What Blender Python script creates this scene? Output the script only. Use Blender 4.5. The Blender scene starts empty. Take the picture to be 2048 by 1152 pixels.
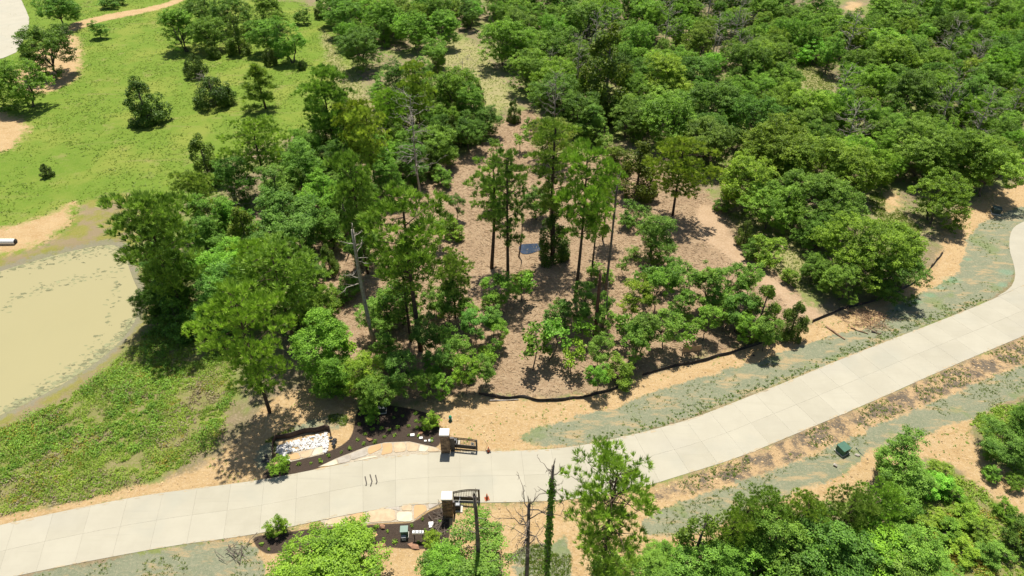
import bpy, math, random
import numpy as np
from mathutils import Vector

SC = bpy.context.scene
COL = SC.collection
R = math.radians
rng = np.random.default_rng(7)
random.seed(7)

# ------------------------------------------------------------------ camera, sky, sun, exposure
H, PITCH, FPX = 58.0, R(38.0), 1365.0           # drone height (m), pitch below the horizon, focal length in 2048-px pixels
cam = bpy.data.cameras.new('camera')
cam.sensor_width = 36.0
cam.lens = 36.0 * FPX / 2048.0
cam.clip_start, cam.clip_end = 0.5, 6000.0
cam_o = bpy.data.objects.new('camera', cam)
cam_o.location = (0, 0, H)
cam_o.rotation_euler = (R(90) - PITCH, 0, 0)
COL.objects.link(cam_o)
SC.camera = cam_o

SUN_EL, SUN_AZ = R(70), R(2)                    # azimuth measured from +Y (away from camera) towards +X
world = bpy.data.worlds.new('World')
SC.world = world
world.use_nodes = True
wn = world.node_tree
bg = wn.nodes['Background']
sky = wn.nodes.new('ShaderNodeTexSky')
sky.sky_type = 'NISHITA'
sky.sun_disc = False
sky.sun_elevation = SUN_EL
sky.sun_rotation = SUN_AZ
sky.air_density, sky.dust_density, sky.ozone_density = 1.0, 1.2, 1.0
wn.links.new(sky.outputs[0], bg.inputs[0])
bg.inputs[1].default_value = 0.073
sun = bpy.data.lights.new('sun', 'SUN')
sun.energy = 5.0
sun.angle = R(0.53)
sun.color = (1.0, 0.955, 0.87)
sun_o = bpy.data.objects.new('sun', sun)
sd = Vector((math.sin(SUN_AZ) * math.cos(SUN_EL), math.cos(SUN_AZ) * math.cos(SUN_EL), math.sin(SUN_EL)))
sun_o.rotation_euler = sd.to_track_quat('Z', 'Y').to_euler()
sun_o.location = (30, 60, 120)
COL.objects.link(sun_o)
SC.view_settings.view_transform = 'Standard'
SC.view_settings.look = 'None'
SC.view_settings.gamma = 1.0
SC.view_settings.use_curve_mapping = False
SC.view_settings.exposure = 0.5
try:
    SC.cycles.max_bounces = 5
    SC.cycles.transparent_max_bounces = 4
except Exception:
    pass

# ------------------------------------------------------------------ photo pixel -> place on the ground
SP, CP = math.sin(PITCH), math.cos(PITCH)
def at(px, py, z=0.0):
    dx = (px - 1024.0) / FPX
    dy = -(py - 576.0) / FPX
    d = (dx, dy * SP + CP, dy * CP - SP)
    t = (z - H) / d[2]
    return np.array((d[0] * t, d[1] * t, z))
def at2(px, py, z=0.0):
    return at(px, py, z)[:2]
def depth_of(p):
    return p[1] * CP - (p[2] - H) * SP
def proj(p):
    v = (p[0], p[1], p[2] - H)
    zc = v[1] * CP - v[2] * SP
    yc = v[1] * SP + v[2] * CP
    return 1024 + FPX * v[0] / zc, 576 - FPX * yc / zc
def mpp(p):                                       # metres per photo pixel at a point
    return depth_of(p) / FPX
def top_height(bx, by, ty):                       # height of an upright thing from its foot and the row of its top
    b = at(bx, by)
    dy = -(ty - 576.0) / FPX
    t = b[1] / (dy * SP + CP)
    return H + t * (dy * CP - SP)

# ------------------------------------------------------------------ mesh helpers
def mk_mesh(name, verts, faces, mat=None, tint=None, smooth=False, attrs=None):
    verts = np.asarray(verts, dtype=np.float32).reshape(-1, 3)
    me = bpy.data.meshes.new(name)
    if isinstance(faces, np.ndarray):
        faces = [faces]
    faces = [np.asarray(f, dtype=np.int32) for f in faces if len(f)]
    nl = sum(f.size for f in faces)
    npoly = sum(len(f) for f in faces)
    me.vertices.add(len(verts))
    me.vertices.foreach_set('co', verts.ravel())
    me.loops.add(nl)
    me.loops.foreach_set('vertex_index', np.concatenate([f.ravel() for f in faces]))
    me.polygons.add(npoly)
    tot = np.concatenate([np.full(len(f), f.shape[1], dtype=np.int32) for f in faces])
    start = np.concatenate([[0], np.cumsum(tot)[:-1]]).astype(np.int32)
    me.polygons.foreach_set('loop_start', start)
    me.polygons.foreach_set('loop_total', tot)
    me.polygons.foreach_set('use_smooth', np.full(npoly, bool(smooth), dtype=bool))
    if tint is not None:
        a = me.attributes.new('tint', 'FLOAT', 'POINT')
        a.data.foreach_set('value', np.asarray(tint, dtype=np.float32))
    for k, v in (attrs or {}).items():
        a = me.attributes.new(k, 'FLOAT', 'POINT')
        a.data.foreach_set('value', np.asarray(v, dtype=np.float32))
    if mat is not None:
        me.materials.append(mat)
    me.update(calc_edges=True)
    me.validate()
    return me

class Acc:                                        # collects shapes into one mesh
    def __init__(s):
        s.v, s.f, s.t, s.n = [], {}, [], 0
    def add(s, v, f, t=0.5):
        v = np.asarray(v, dtype=np.float32).reshape(-1, 3)
        for ff in (f if isinstance(f, list) else [f]):
            ff = np.asarray(ff, dtype=np.int32)
            if ff.size:
                s.f.setdefault(ff.shape[1], []).append(ff + s.n)
        s.v.append(v)
        s.t.append(np.broadcast_to(np.asarray(t, dtype=np.float32), (len(v),)).copy())
        s.n += len(v)
        return s
    def mesh(s, name, mat, smooth=False):
        return mk_mesh(name, np.concatenate(s.v), [np.concatenate(x) for x in s.f.values()], mat, np.concatenate(s.t), smooth)

BOXF = np.array([[0, 3, 2, 1], [4, 5, 6, 7], [0, 1, 5, 4], [1, 2, 6, 5], [2, 3, 7, 6], [3, 0, 4, 7]])
def box(acc, c, s, rz=0.0, t=0.5, taper=1.0, bev=0.0):
    hx, hy, hz = s[0] / 2, s[1] / 2, s[2] / 2
    if bev <= 0:
        v = np.array([[-hx, -hy, -hz], [hx, -hy, -hz], [hx, hy, -hz], [-hx, hy, -hz],
                      [-hx * taper, -hy * taper, hz], [hx * taper, -hy * taper, hz], [hx * taper, hy * taper, hz], [-hx * taper, hy * taper, hz]])
        f = BOXF
    else:
        b = bev
        rings = [(hx, hy, -hz), (hx, hy, hz - b), (hx - b, hy - b, hz)]
        v = np.array([[sx * X, sy * Y, Z] for X, Y, Z in rings for sx, sy in ((-1, -1), (1, -1), (1, 1), (-1, 1))])
        f = [[0, 3, 2, 1], [8, 9, 10, 11]]
        for k in (0, 4):
            for i in range(4):
                j = (i + 1) % 4
                f.append([k + i, k + j, k + 4 + j, k + 4 + i])
        f = np.array(f)
    c_, s_ = math.cos(rz), math.sin(rz)
    v = np.stack([v[:, 0] * c_ - v[:, 1] * s_ + c[0], v[:, 0] * s_ + v[:, 1] * c_ + c[1], v[:, 2] + c[2]], 1)
    acc.add(v, f, t)
    return acc

def tube(acc, pts, rad, k=7, t=0.5, cap=True):
    pts = np.asarray(pts, dtype=float)
    rad = np.broadcast_to(np.asarray(rad, dtype=float), (len(pts),))
    n = len(pts)
    tan = np.gradient(pts, axis=0)
    tan /= np.linalg.norm(tan, axis=1)[:, None] + 1e-9
    ref = np.where(np.abs(tan[:, 2:3]) > 0.9, np.array([[1.0, 0, 0]]), np.array([[0, 0, 1.0]]))
    a = np.cross(tan, ref)
    a /= np.linalg.norm(a, axis=1)[:, None] + 1e-9
    b = np.cross(tan, a)
    ang = np.arange(k) / k * 2 * math.pi
    v = pts[:, None, :] + rad[:, None, None] * (a[:, None, :] * np.cos(ang)[None, :, None] + b[:, None, :] * np.sin(ang)[None, :, None])
    f = []
    for i in range(n - 1):
        for j in range(k):
            j2 = (j + 1) % k
            f.append([i * k + j, i * k + j2, (i + 1) * k + j2, (i + 1) * k + j])
    fs = [np.array(f)]
    if cap:
        fs.append(np.array([list(range(k))[::-1], [(n - 1) * k + j for j in range(k)]]))
    acc.add(v.reshape(-1, 3), fs, t)
    return acc

def prism(acc, poly, z0, z1, t=0.5, bev=0.0):
    poly = np.asarray(poly, dtype=float)
    n = len(poly)
    ar = 0.5 * np.sum(poly[:, 0] * np.roll(poly[:, 1], -1) - np.roll(poly[:, 0], -1) * poly[:, 1])
    if ar < 0:
        poly = poly[::-1]
    rings = [(poly, z0), (poly, z1 - bev)] if bev > 0 else [(poly, z0)]
    if bev > 0:
        c = poly.mean(0)
        e1 = poly - np.roll(poly, 1, 0)
        e2 = np.roll(poly, -1, 0) - poly
        nn = np.stack([-(e1 + e2)[:, 1], (e1 + e2)[:, 0]], 1)
        nn /= np.linalg.norm(nn, axis=1)[:, None] + 1e-9
        rings.append((poly + nn * bev, z1))
    else:
        rings.append((poly, z1))
    v = np.concatenate([np.column_stack([p, np.full(n, z)]) for p, z in rings])
    q = []
    for k in range(len(rings) - 1):
        for i in range(n):
            j = (i + 1) % n
            q.append([k * n + i, k * n + j, (k + 1) * n + j, (k + 1) * n + i])
    top = np.array([[(len(rings) - 1) * n + i for i in range(n)]])
    acc.add(v, [np.array(q), top], t)
    return acc

def unit(v):
    return v / (np.linalg.norm(v, axis=-1, keepdims=True) + 1e-9)

def leaves(acc, c, nrm, L, W, tint, r):           # diamond leaf faces
    n = len(c)
    nrm = unit(nrm)
    q = unit(r.normal(size=(n, 3)))
    a = unit(np.cross(nrm, q))
    b = np.cross(nrm, a)
    L = np.broadcast_to(L, (n,))[:, None] * 0.5
    W = np.broadcast_to(W, (n,))[:, None] * 0.5
    droop = nrm * L * r.uniform(-0.5, 0.5, (n, 1))
    v = np.stack([c - a * L, c + b * W + droop * .5, c + a * L, c - b * W + droop * .5], 1).reshape(-1, 3)
    f = np.arange(4 * n).reshape(n, 4)
    acc.add(v, f, np.repeat(tint, 4))

def needles(acc, c, axis, L, w, per, tint, r):    # bundles of pine needles
    n = len(c)
    c = np.repeat(c, per, 0)
    ax = np.repeat(unit(axis), per, 0)
    d = unit(ax * 0.9 + r.normal(size=(n * per, 3)) * 0.36)
    p = unit(np.cross(d, r.normal(size=(n * per, 3))))
    LL = np.repeat(np.broadcast_to(L, (n,)), per)[:, None] * r.uniform(.7, 1.15, (n * per, 1))
    v = np.stack([c, c + d * LL * .55 + p * w * .5, c + d * LL, c + d * LL * .55 - p * w * .5], 1).reshape(-1, 3)
    f = np.arange(4 * n * per).reshape(-1, 4)
    acc.add(v, f, np.repeat(np.repeat(tint, per), 4))

# ------------------------------------------------------------------ object helpers
def link(o):
    COL.objects.link(o)
    return o
def tag(o, label=None, cat=None, group=None, kind=None):
    if label: o['label'] = label
    if cat: o['category'] = cat
    if group: o['group'] = group
    if kind: o['kind'] = kind
    return o
def empty(name, loc, label, cat, group=None, rz=0.0):
    o = link(bpy.data.objects.new(name, None))
    o.location = loc
    o.rotation_euler = (0, 0, rz)
    o.empty_display_size = 0.3
    return tag(o, label, cat, group)
def obj(name, me, parent=None, loc=None):
    o = link(bpy.data.objects.new(name, me))
    if parent is not None: o.parent = parent
    if loc is not None: o.location = loc
    return o
def struct(name, me, parent=None):
    o = obj(name, me, parent)
    if parent is None: o['kind'] = 'structure'
    return o

# ------------------------------------------------------------------ materials
class NT:
    def __init__(s, name):
        s.m = bpy.data.materials.new(name)
        s.m.use_nodes = True
        s.t = s.m.node_tree
        s.b = s.t.nodes['Principled BSDF']
        s.out = s.t.nodes['Material Output']
    def n(s, typ, **kw):
        nd = s.t.nodes.new(typ)
        for k, v in kw.items(): setattr(nd, k, v)
        return nd
    def l(s, a, b): s.t.links.new(a, b)
    def put(s, sock, val):
        if hasattr(val, 'is_output'): s.l(val, sock)
        elif isinstance(val, tuple) and len(val) == 3 and sock.type == 'RGBA': sock.default_value = (*val, 1)
        else: sock.default_value = val
    def obj_co(s):
        return s.n('ShaderNodeTexCoord').outputs['Object']
    def pos(s):
        return s.n('ShaderNodeNewGeometry').outputs['Position']
    def noise(s, co, scale, detail=4, rough=0.55, dist=0.0):
        nd = s.n('ShaderNodeTexNoise')
        s.l(co, nd.inputs['Vector'])
        nd.inputs['Scale'].default_value = scale
        nd.inputs['Detail'].default_value = detail
        nd.inputs['Roughness'].default_value = rough
        nd.inputs['Distortion'].default_value = dist
        return nd.outputs['Fac']
    def vor(s, co, scale, feature='F1', out='Distance'):
        nd = s.n('ShaderNodeTexVoronoi', feature=feature)
        s.l(co, nd.inputs['Vector'])
        nd.inputs['Scale'].default_value = scale
        return nd.outputs[out]
    def mapping(s, co, scale=(1, 1, 1), rot=(0, 0, 0)):
        nd = s.n('ShaderNodeMapping')
        s.l(co, nd.inputs[0])
        nd.inputs['Scale'].default_value = scale
        nd.inputs['Rotation'].default_value = rot
        return nd.outputs[0]
    def math(s, op, a, b=0.0, clamp=False):
        nd = s.n('ShaderNodeMath', operation=op, use_clamp=clamp)
        s.put(nd.inputs[0], a)
        s.put(nd.inputs[1], b)
        return nd.outputs[0]
    def step(s, v, a, b, lo=0.0, hi=1.0):
        nd = s.n('ShaderNodeMapRange', interpolation_type='SMOOTHSTEP')
        s.put(nd.inputs[0], v)
        for i, x in ((1, a), (2, b), (3, lo), (4, hi)): nd.inputs[i].default_value = x
        return nd.outputs[0]
    def mix(s, f, a, b, mode='MIX'):
        nd = s.n('ShaderNodeMix', data_type='RGBA', blend_type=mode)
        s.put(nd.inputs[0], f)
        s.put(nd.inputs[6], a)
        s.put(nd.inputs[7], b)
        return nd.outputs[2]
    def attr(s, name, typ='GEOMETRY'):
        nd = s.n('ShaderNodeAttribute', attribute_name=name, attribute_type=typ)
        return nd.outputs['Fac']
    def bump(s, h, strength=0.5, dist=0.05):
        nd = s.n('ShaderNodeBump')
        nd.inputs['Strength'].default_value = strength
        nd.inputs['Distance'].default_value = dist
        s.l(h, nd.inputs['Height'])
        s.l(nd.outputs[0], s.b.inputs['Normal'])
    def base(s, c, rough=0.9, spec=0.2):
        s.put(s.b.inputs['Base Color'], c)
        s.put(s.b.inputs['Roughness'], rough)
        s.b.inputs['Specular IOR Level'].default_value = spec
        return s.m

def simple(name, a, b=None, scale=4.0, rough=0.8, spec=0.25, bump=0.0, metal=0.0, tint=False):
    n = NT(name)
    co = n.obj_co()
    b = b or tuple(x * 0.75 for x in a)
    f = n.noise(co, scale, 5, 0.6)
    c = n.mix(n.step(f, .3, .7), a, b)
    if tint:
        t = n.attr('tint')
        c = n.mix(0.75, c, n.mix(t, tuple(x * .55 for x in a), tuple(min(1, x * 1.45) for x in a)))
    n.base(c, rough, spec)
    n.b.inputs['Metallic'].default_value = metal
    if bump: n.bump(n.noise(co, scale * 5, 4), bump, 0.02)
    return n.m

def leaf_mat(name, dark, light, trans=0.3, rough=0.5, spec=0.3):
    n = NT(name)
    t = n.attr('tint')
    c = n.mix(t, dark, light)
    oi = n.n('ShaderNodeObjectInfo')
    c = n.mix(1.0, c, oi.outputs['Color'], 'MULTIPLY')
    n.base(c, rough, spec)
    tr = n.n('ShaderNodeBsdfTranslucent')
    n.l(n.mix(1.0, c, (1.18, 1.24, .65), 'MULTIPLY'), tr.inputs[0])
    mx = n.n('ShaderNodeMixShader')
    mx.inputs[0].default_value = trans
    n.l(n.b.outputs[0], mx.inputs[1])
    n.l(tr.outputs[0], mx.inputs[2])
    n.l(mx.outputs[0], n.out.inputs[0])
    return n.m

M = {}
M['oak_leaf'] = leaf_mat('oak_leaf', (.085, .170, .016), (.31, .50, .058), .28, .5, .2)
M['leaf'] = leaf_mat('hardwood_leaf', (.085, .185, .018), (.30, .50, .068), .30, .5, .2)
M['pine_leaf'] = leaf_mat('pine_needles', (.10, .19, .022), (.40, .56, .095), .26, .5, .2)
M['cedar_leaf'] = leaf_mat('cedar_scales', (.052, .105, .012), (.20, .29, .038), .30, .5, .2)
M['weed_leaf'] = leaf_mat('weed_leaf', (.15, .26, .022), (.40, .53, .07), .36)
M['dry_leaf'] = leaf_mat('dry_leaf', (.22, .17, .09), (.42, .35, .21), .2)
M['yellow_leaf'] = leaf_mat('yellow_weed_leaf', (.26, .21, .03), (.44, .36, .05), .3)
M['grass_blade'] = leaf_mat('grass_blade', (.13, .205, .02), (.25, .33, .05), .25)
M['straw'] = simple('wood_chip', (.46, .33, .20), (.34, .22, .13), 3.0, .9, tint=True)
M['bark'] = simple('pine_bark', (.115, .082, .058), (.05, .036, .026), 6.0, .95, .1, .8)
M['grey_bark'] = simple('grey_bark', (.17, .145, .115), (.08, .066, .052), 6.0, .95, .1, .8)
M['dead_wood'] = simple('bleached_wood', (.42, .38, .32), (.24, .20, .16), 3.0, .9, .15, .5)
M['dead_dark'] = simple('dark_dead_wood', (.10, .08, .065), (.21, .175, .14), 2.0, .95, .1, .8)
M['dead_red'] = simple('red_dead_wood', (.17, .085, .055), (.09, .05, .04), 2.0, .95, .1, .8)
M['limestone'] = simple('limestone_cap', (.78, .75, .68), (.66, .62, .55), 3.0, .8, .3, .2)
M['pillar_stone'] = simple('pillar_stone', (.24, .165, .10), (.12, .085, .06), 2.5, .85, .3, .6, tint=True)
M['mortar'] = simple('mortar', (.30, .26, .21), None, 8, .95)
M['gate_metal'] = simple('bronze_gate_metal', (.055, .043, .034), (.038, .03, .025), 6, .5, .5)
M['white'] = simple('white_paint', (.78, .77, .74), (.66, .65, .62), 5, .6, .3)
M['pale_concrete'] = simple('pad_concrete', (.58, .54, .46), (.48, .44, .37), 5, .85, .2, .2)
M['black'] = simple('black_plastic', (.02, .02, .022), (.035, .035, .035), 5, .6, .3)
M['silt'] = simple('black_silt_fabric', (.022, .020, .019), (.055, .048, .040), 1.2, .75, .3, .4)
M['silt_brown'] = simple('brown_silt_fabric', (.055, .034, .024), (.09, .058, .04), 1.2, .8, .3, .4)
M['green_box'] = simple('green_enamel', (.03, .105, .06), (.04, .125, .075), 3, .45, .5)
M['dark_green_box'] = simple('dark_green_enamel', (.018, .04, .034), (.03, .055, .045), 3, .5, .5)
M['grey_metal'] = simple('grey_metal', (.32, .33, .34), (.22, .23, .24), 4, .5, .5)
M['orange'] = simple('orange_plastic', (.50, .10, .025), (.34, .08, .03), 4, .6, .4)
M['plywood'] = simple('weathered_board', (.40, .275, .16), (.30, .20, .12), 3, .85, .2, .2)
M['timber'] = simple('timber_post', (.26, .18, .11), (.16, .11, .07), 4, .9, .2, .4)
M['log'] = simple('fallen_log', (.34, .22, .13), (.20, .12, .075), 3, .9, .2, .5)
M['boulder'] = simple('red_boulder', (.36, .20, .12), (.24, .13, .08), 2.5, .85, .2, .6)
M['white_rock'] = simple('white_rock', (.62, .60, .57), (.36, .35, .34), 1.2, .85, .2, .6, tint=True)
M['flagstone'] = simple('flagstone', (.50, .39, .25), (.40, .30, .19), 1.4, .85, .2, .5)
M['flag_grey'] = simple('grey_flagstone', (.40, .36, .30), (.30, .26, .21), 1.4, .85, .2, .5)
M['flag_orange'] = simple('orange_flagstone', (.50, .31, .15), (.42, .28, .15), 1.4, .85, .2, .5)
M['flag_pale'] = simple('pale_flagstone', (.58, .51, .38), (.50, .43, .31), 1.4, .85, .2, .5)
M['grout'] = simple('mortar_bed', (.42, .36, .27), (.32, .27, .2), 4, .95, .1, .4)
M['joint'] = simple('joint_sealant', (.31, .285, .22), None, 3, .95)
M['steel_bar'] = simple('dark_steel_bar', (.05, .045, .04), (.08, .06, .05), 6, .6, .4)
M['algae'] = simple('algae', (.20, .20, .105), (.28, .27, .15), 2, .9, .2, tint=True)

def concrete_mat():
    n = NT('road_concrete')
    p = n.pos()
    oi = n.n('ShaderNodeObjectInfo')
    c = n.mix(n.step(n.noise(p, .35, 5, .6), .3, .7), (.38, .35, .268), (.345, .316, .24))
    st = n.mapping(p, (.12, 1.0, 1), (0, 0, R(-9)))
    c = n.mix(n.step(n.noise(st, 1.4, 6, .65), .50, .72, 0, .65), c, (.34, .312, .235))
    c = n.mix(n.step(n.noise(p, 14, 4, .6), .4, .8, 0, .22), c, (.35, .325, .26))
    c = n.mix(n.step(n.noise(p, .16, 3, .5), .56, .70, 0, .40), c, (.30, .295, .24))
    c = n.mix(n.math('MULTIPLY', oi.outputs['Random'], .20), c, (.50, .465, .37))
    c = n.mix(n.math('MULTIPLY', n.step(n.vor(n.mapping(p, (.35, .9, 1)), .22), .0, .35, 1, 0), .30), c, (.33, .31, .26))
    c = n.mix(n.step(n.noise(n.mapping(p, (.05, 1.3, 1), (0, 0, R(-9))), 3.2, 4, .6), .58, .72, 0, .35), c, (.31, .285, .23))
    n.base(c, .85, .25)
    n.bump(n.noise(p, 30, 3), .12, .01)
    return n.m
M['concrete'] = concrete_mat()

def water_mat():
    n = NT('muddy_water')
    p = n.pos()
    c = n.mix(n.noise(p, .05, 3), (.315, .278, .138), (.34, .302, .156))
    c = n.mix(n.step(n.noise(n.mapping(p, (1, .5, 1)), .35, 5, .6), .5, .8, 0, .35), c, (.305, .275, .142))
    n.base(c, .28, .35)
    n.bump(n.noise(n.mapping(p, (1, 2.2, 1)), 1.6, 3), .05, .03)
    return n.m
M['muddy_water'] = water_mat()
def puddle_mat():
    n = NT('sky_tinted_puddle_water')
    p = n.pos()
    n.base(n.mix(n.noise(p, .8, 3), (.016, .035, .075), (.06, .07, .085)), .06, .6)  # blue sky reflection painted into the water's base colour
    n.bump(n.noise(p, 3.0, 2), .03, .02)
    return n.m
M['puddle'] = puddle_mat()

# ------------------------------------------------------------------ polygons of the ground (photo pixels -> metres)
def chaikin(p, closed, it=2):
    p = np.asarray(p, dtype=float)
    for _ in range(it):
        a, b = (p, np.roll(p, -1, 0)) if closed else (p[:-1], p[1:])
        q = np.stack([a * .75 + b * .25, a * .25 + b * .75], 1).reshape(-1, 2)
        p = q if closed else np.vstack([p[:1], q, p[-1:]])
    return p
def W(pts, closed=True, it=2):
    return chaikin(np.array([at2(*p) for p in pts]), closed, it)
def seg_dist(P, A, B):
    ab = B - A
    t = np.clip(((P - A) @ ab) / (ab @ ab + 1e-9), 0, 1)
    return np.linalg.norm(P - A - t[:, None] * ab, axis=1)
def inside(P, poly):
    x, y = P[:, 0], P[:, 1]
    r = np.zeros(len(P), bool)
    for (x0, y0), (x1, y1) in zip(poly, np.roll(poly, -1, 0)):
        if y0 == y1: continue
        c = (y0 > y) != (y1 > y)
        r ^= c & (x < (x1 - x0) * (y - y0) / (y1 - y0) + x0)
    return r
def sdist(P, poly, closed=True, cut=6.0):         # signed distance, negative inside
    d = np.full(len(P), cut)
    lo, hi = poly.min(0) - cut, poly.max(0) + cut
    m = np.all((P > lo) & (P < hi), 1)
    Q = P[m]
    dd = np.full(len(Q), cut)
    e = zip(poly, np.roll(poly, -1, 0)) if closed else zip(poly[:-1], poly[1:])
    for a, b in e:
        k = np.all((Q > np.minimum(a, b) - cut) & (Q < np.maximum(a, b) + cut), 1)
        if k.any(): dd[k] = np.minimum(dd[k], seg_dist(Q[k], a, b))
    if closed: dd = np.where(inside(Q, poly), -dd, dd)
    d[m] = dd
    return d

ROAD_TOP = [(-420, 1150), (-200, 1100), (0, 1050), (140, 1020), (278, 992), (400, 976), (514, 962), (610, 944), (700, 925), (760, 915), (819, 909), (879, 904), (984, 903), (1088, 900), (1158, 893),
            (1279, 867), (1383, 839), (1470, 804), (1581, 761), (1635, 738), (1729, 700), (1877, 643), (1960, 610), (2040, 574), (2150, 524), (2300, 455)]
ROAD_BOT = [(-300, 1240), (-120, 1190), (35, 1151), (208, 1117), (372, 1087), (503, 1072), (656, 1037), (802, 1011), (884, 1006), (1001, 1006), (1106, 1002), (1165, 997), (1279, 978), (1331, 960),
            (1470, 919), (1580, 873), (1742, 805), (1904, 732), (2048, 672), (2200, 606), (2350, 540)]
JUNCTION = [(1985, 598), (2020, 578), (2031, 556), (2028, 530), (2018, 500), (2019, 470), (2028, 453), (2048, 443), (2120, 415), (2240, 380), (2300, 455), (2150, 524), (2040, 574)]

Z = {}
MEADOW = [(-500, -70), (330, -70), (420, 0), (640, 0), (690, 90), (730, 200), (640, 260), (470, 300), (390, 360), (330, 450), (255, 500), (130, 505), (0, 545), (-500, 640)]
POND = [(-300, 640), (-120, 575), (0, 538), (130, 500), (225, 482), (250, 500), (262, 545), (283, 590), (272, 640), (232, 692), (150, 752), (70, 795), (0, 828), (-120, 880), (-350, 900)]
SHORE = [(-400, 585), (-120, 530), (0, 510), (130, 480), (240, 465), (285, 500), (292, 560), (305, 600), (296, 650), (250, 705), (160, 775), (80, 822), (0, 858), (-120, 920), (-400, 960)]
Z['meadow'] = [MEADOW]
Z['shore'] = [SHORE, [(60, 500), (150, 450), (170, 390), (330, 385), (330, 470), (200, 500)]]
Z['weeds'] = [[(-200, 960), (0, 858), (90, 822), (170, 772), (255, 705), (315, 640), (430, 630), (480, 740), (455, 830), (425, 905), (300, 962), (180, 1000), (60, 1030), (-200, 1100)],
              [(1850, 960), (1900, 930), (1990, 990), (2060, 1040), (2100, 1200), (1800, 1200), (1750, 1080), (1800, 1000)],
              [(1900, 850), (1960, 850), (2060, 990), (2120, 960), (2120, 840), (1990, 800)]]
Z['dry_grass'] = [[(870, 95), (950, 75), (985, 130), (1020, 185), (1040, 215), (960, 220), (880, 200), (850, 150)], [(1470, 420), (1600, 450), (1640, 560), (1600, 600), (1500, 520), (1440, 440)],
                  [(1590, 110), (1625, 130), (1680, 180), (1640, 200), (1590, 150)], [(1740, 370), (1800, 420), (1860, 470), (1800, 470), (1740, 430)], [(690, 140), (740, 180), (740, 240), (690, 240), (640, 60), (655, 60)],
                  [(1880, 830), (1960, 840), (2100, 720), (2100, 700), (2000, 760)]]
Z['chips'] = [[(990, 240), (1060, 215), (1100, 250), (1060, 290), (1100, 320), (1200, 300), (1330, 340), (1440, 400), (1500, 500), (1620, 600), (1610, 645), (1430, 712), (1290, 745), (1200, 782),
               (1080, 798), (960, 792), (880, 800), (720, 800), (640, 800), (660, 640), (620, 480), (700, 440), (860, 340), (950, 300)]]
Z['track'] = [[(1390, 405), (1440, 420), (1480, 500), (1560, 570), (1660, 640), (1600, 640), (1530, 570), (1440, 500), (1390, 470)]]
Z['sand'] = [[(330, 962), (430, 915), (500, 855), (545, 790), (640, 760), (700, 790), (720, 830), (880, 800), (960, 792), (1080, 800), (1200, 786), (1290, 748), (1430, 715), (1610, 648), (1760, 600), (1850, 560), (1890, 490),
              (1880, 440), (1960, 390), (2080, 350), (2120, 420), (1990, 560), (1800, 680), (1500, 790), (1150, 900), (880, 910), (700, 930), (510, 965), (278, 996), (0, 1056), (-250, 1115), (-250, 1085), (0, 1030), (160, 1000), (250, 978)],
             [(380, 1087), (503, 1074), (660, 1040), (890, 1010), (1110, 1004), (1290, 978), (1480, 918), (1750, 803), (2060, 670), (2300, 560), (2300, 640), (2060, 790), (1900, 850), (2100, 1010), (2100, 1060), (1990, 1000),
              (1870, 900), (1780, 960), (1500, 1060), (1300, 1130), (1100, 1240), (460, 1240), (480, 1140), (500, 1100)],
             [(0, 225), (58, 238), (45, 280), (0, 308), (-60, 300), (-60, 220)], [(60, 115), (140, 60), (165, 95), (160, 150), (120, 180), (40, 195), (20, 150)], [(-60, 462), (40, 452), (105, 428), (140, 400), (152, 412), (125, 462), (60, 500), (-60, 515)],
             [(105, 60), (200, 30), (300, 15), (370, -8), (370, 2), (300, 24), (200, 42), (115, 76)], [(1780, 370), (1800, 400), (1790, 430), (1765, 420)], [(1690, 5), (1730, 5), (1720, 22), (1690, 20)]]
Z['dark_verge'] = [[(1290, 985), (1400, 945), (1480, 920), (1600, 868), (1750, 806), (1900, 738), (2100, 655), (2100, 700), (1900, 790), (1740, 850), (1640, 900), (1480, 960), (1330, 1005)]]
Z['seeded'] = [[(1012, 888), (1110, 842), (1210, 822), (1290, 790), (1440, 745), (1600, 692), (1660, 668), (1740, 655), (1790, 610), (1880, 570), (1925, 540), (1938, 460), (2000, 425), (2100, 400), (2040, 450),
                (2024, 480), (2034, 545), (2000, 590), (1880, 640), (1640, 735), (1500, 790), (1300, 860), (1160, 893)],
               [(1330, 1010), (1500, 960), (1640, 905), (1760, 850), (1900, 790), (2100, 705), (2120, 760), (1960, 830), (1840, 875), (1740, 900), (1690, 950), (1560, 995), (1420, 1060), (1330, 1080), (1270, 1060)],
               [(-100, 1190), (35, 1156), (208, 1121), (372, 1090), (500, 1080), (520, 1110), (540, 1200), (400, 1260), (-200, 1260)],
               [(528, 880), (600, 850), (690, 820), (700, 850), (660, 860), (560, 875), (545, 920), (518, 945), (512, 910)], [(1020, 1110), (1060, 1085), (1105, 1092), (1130, 1070), (1150, 1120), (1120, 1200), (1050, 1200)]]
Z['bed'] = [[(514, 961), (546, 930), (574, 922), (640, 907), (680, 895), (706, 872), (709, 836), (722, 803), (780, 810), (849, 824), (880, 842), (884, 902), (819, 886), (770, 888), (734, 896), (672, 919), (636, 938), (570, 955)],
            [(503, 1073), (508, 1087), (519, 1100), (540, 1112), (640, 1085), (746, 1092), (776, 1094), (845, 1098), (899, 1094), (900, 1030), (886, 1012), (854, 1024), (826, 1046), (791, 1046), (716, 1051), (648, 1054), (560, 1066)]]
LAYERS = ['meadow', 'weeds', 'shore', 'dry_grass', 'chips', 'track', 'sand', 'dark_verge', 'seeded', 'bed']
ZNAME = {'forest': 'forest_floor', 'meadow': 'meadow', 'weeds': 'weedy_bank', 'shore': 'pond_shore', 'dry_grass': 'dry_grass_clearing', 'chips': 'mulched_clearing', 'track': 'dirt_track',
         'sand': 'sandy_verge', 'dark_verge': 'bare_soil_verge', 'seeded': 'seeded_verge', 'bed': 'planting_bed'}
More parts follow.
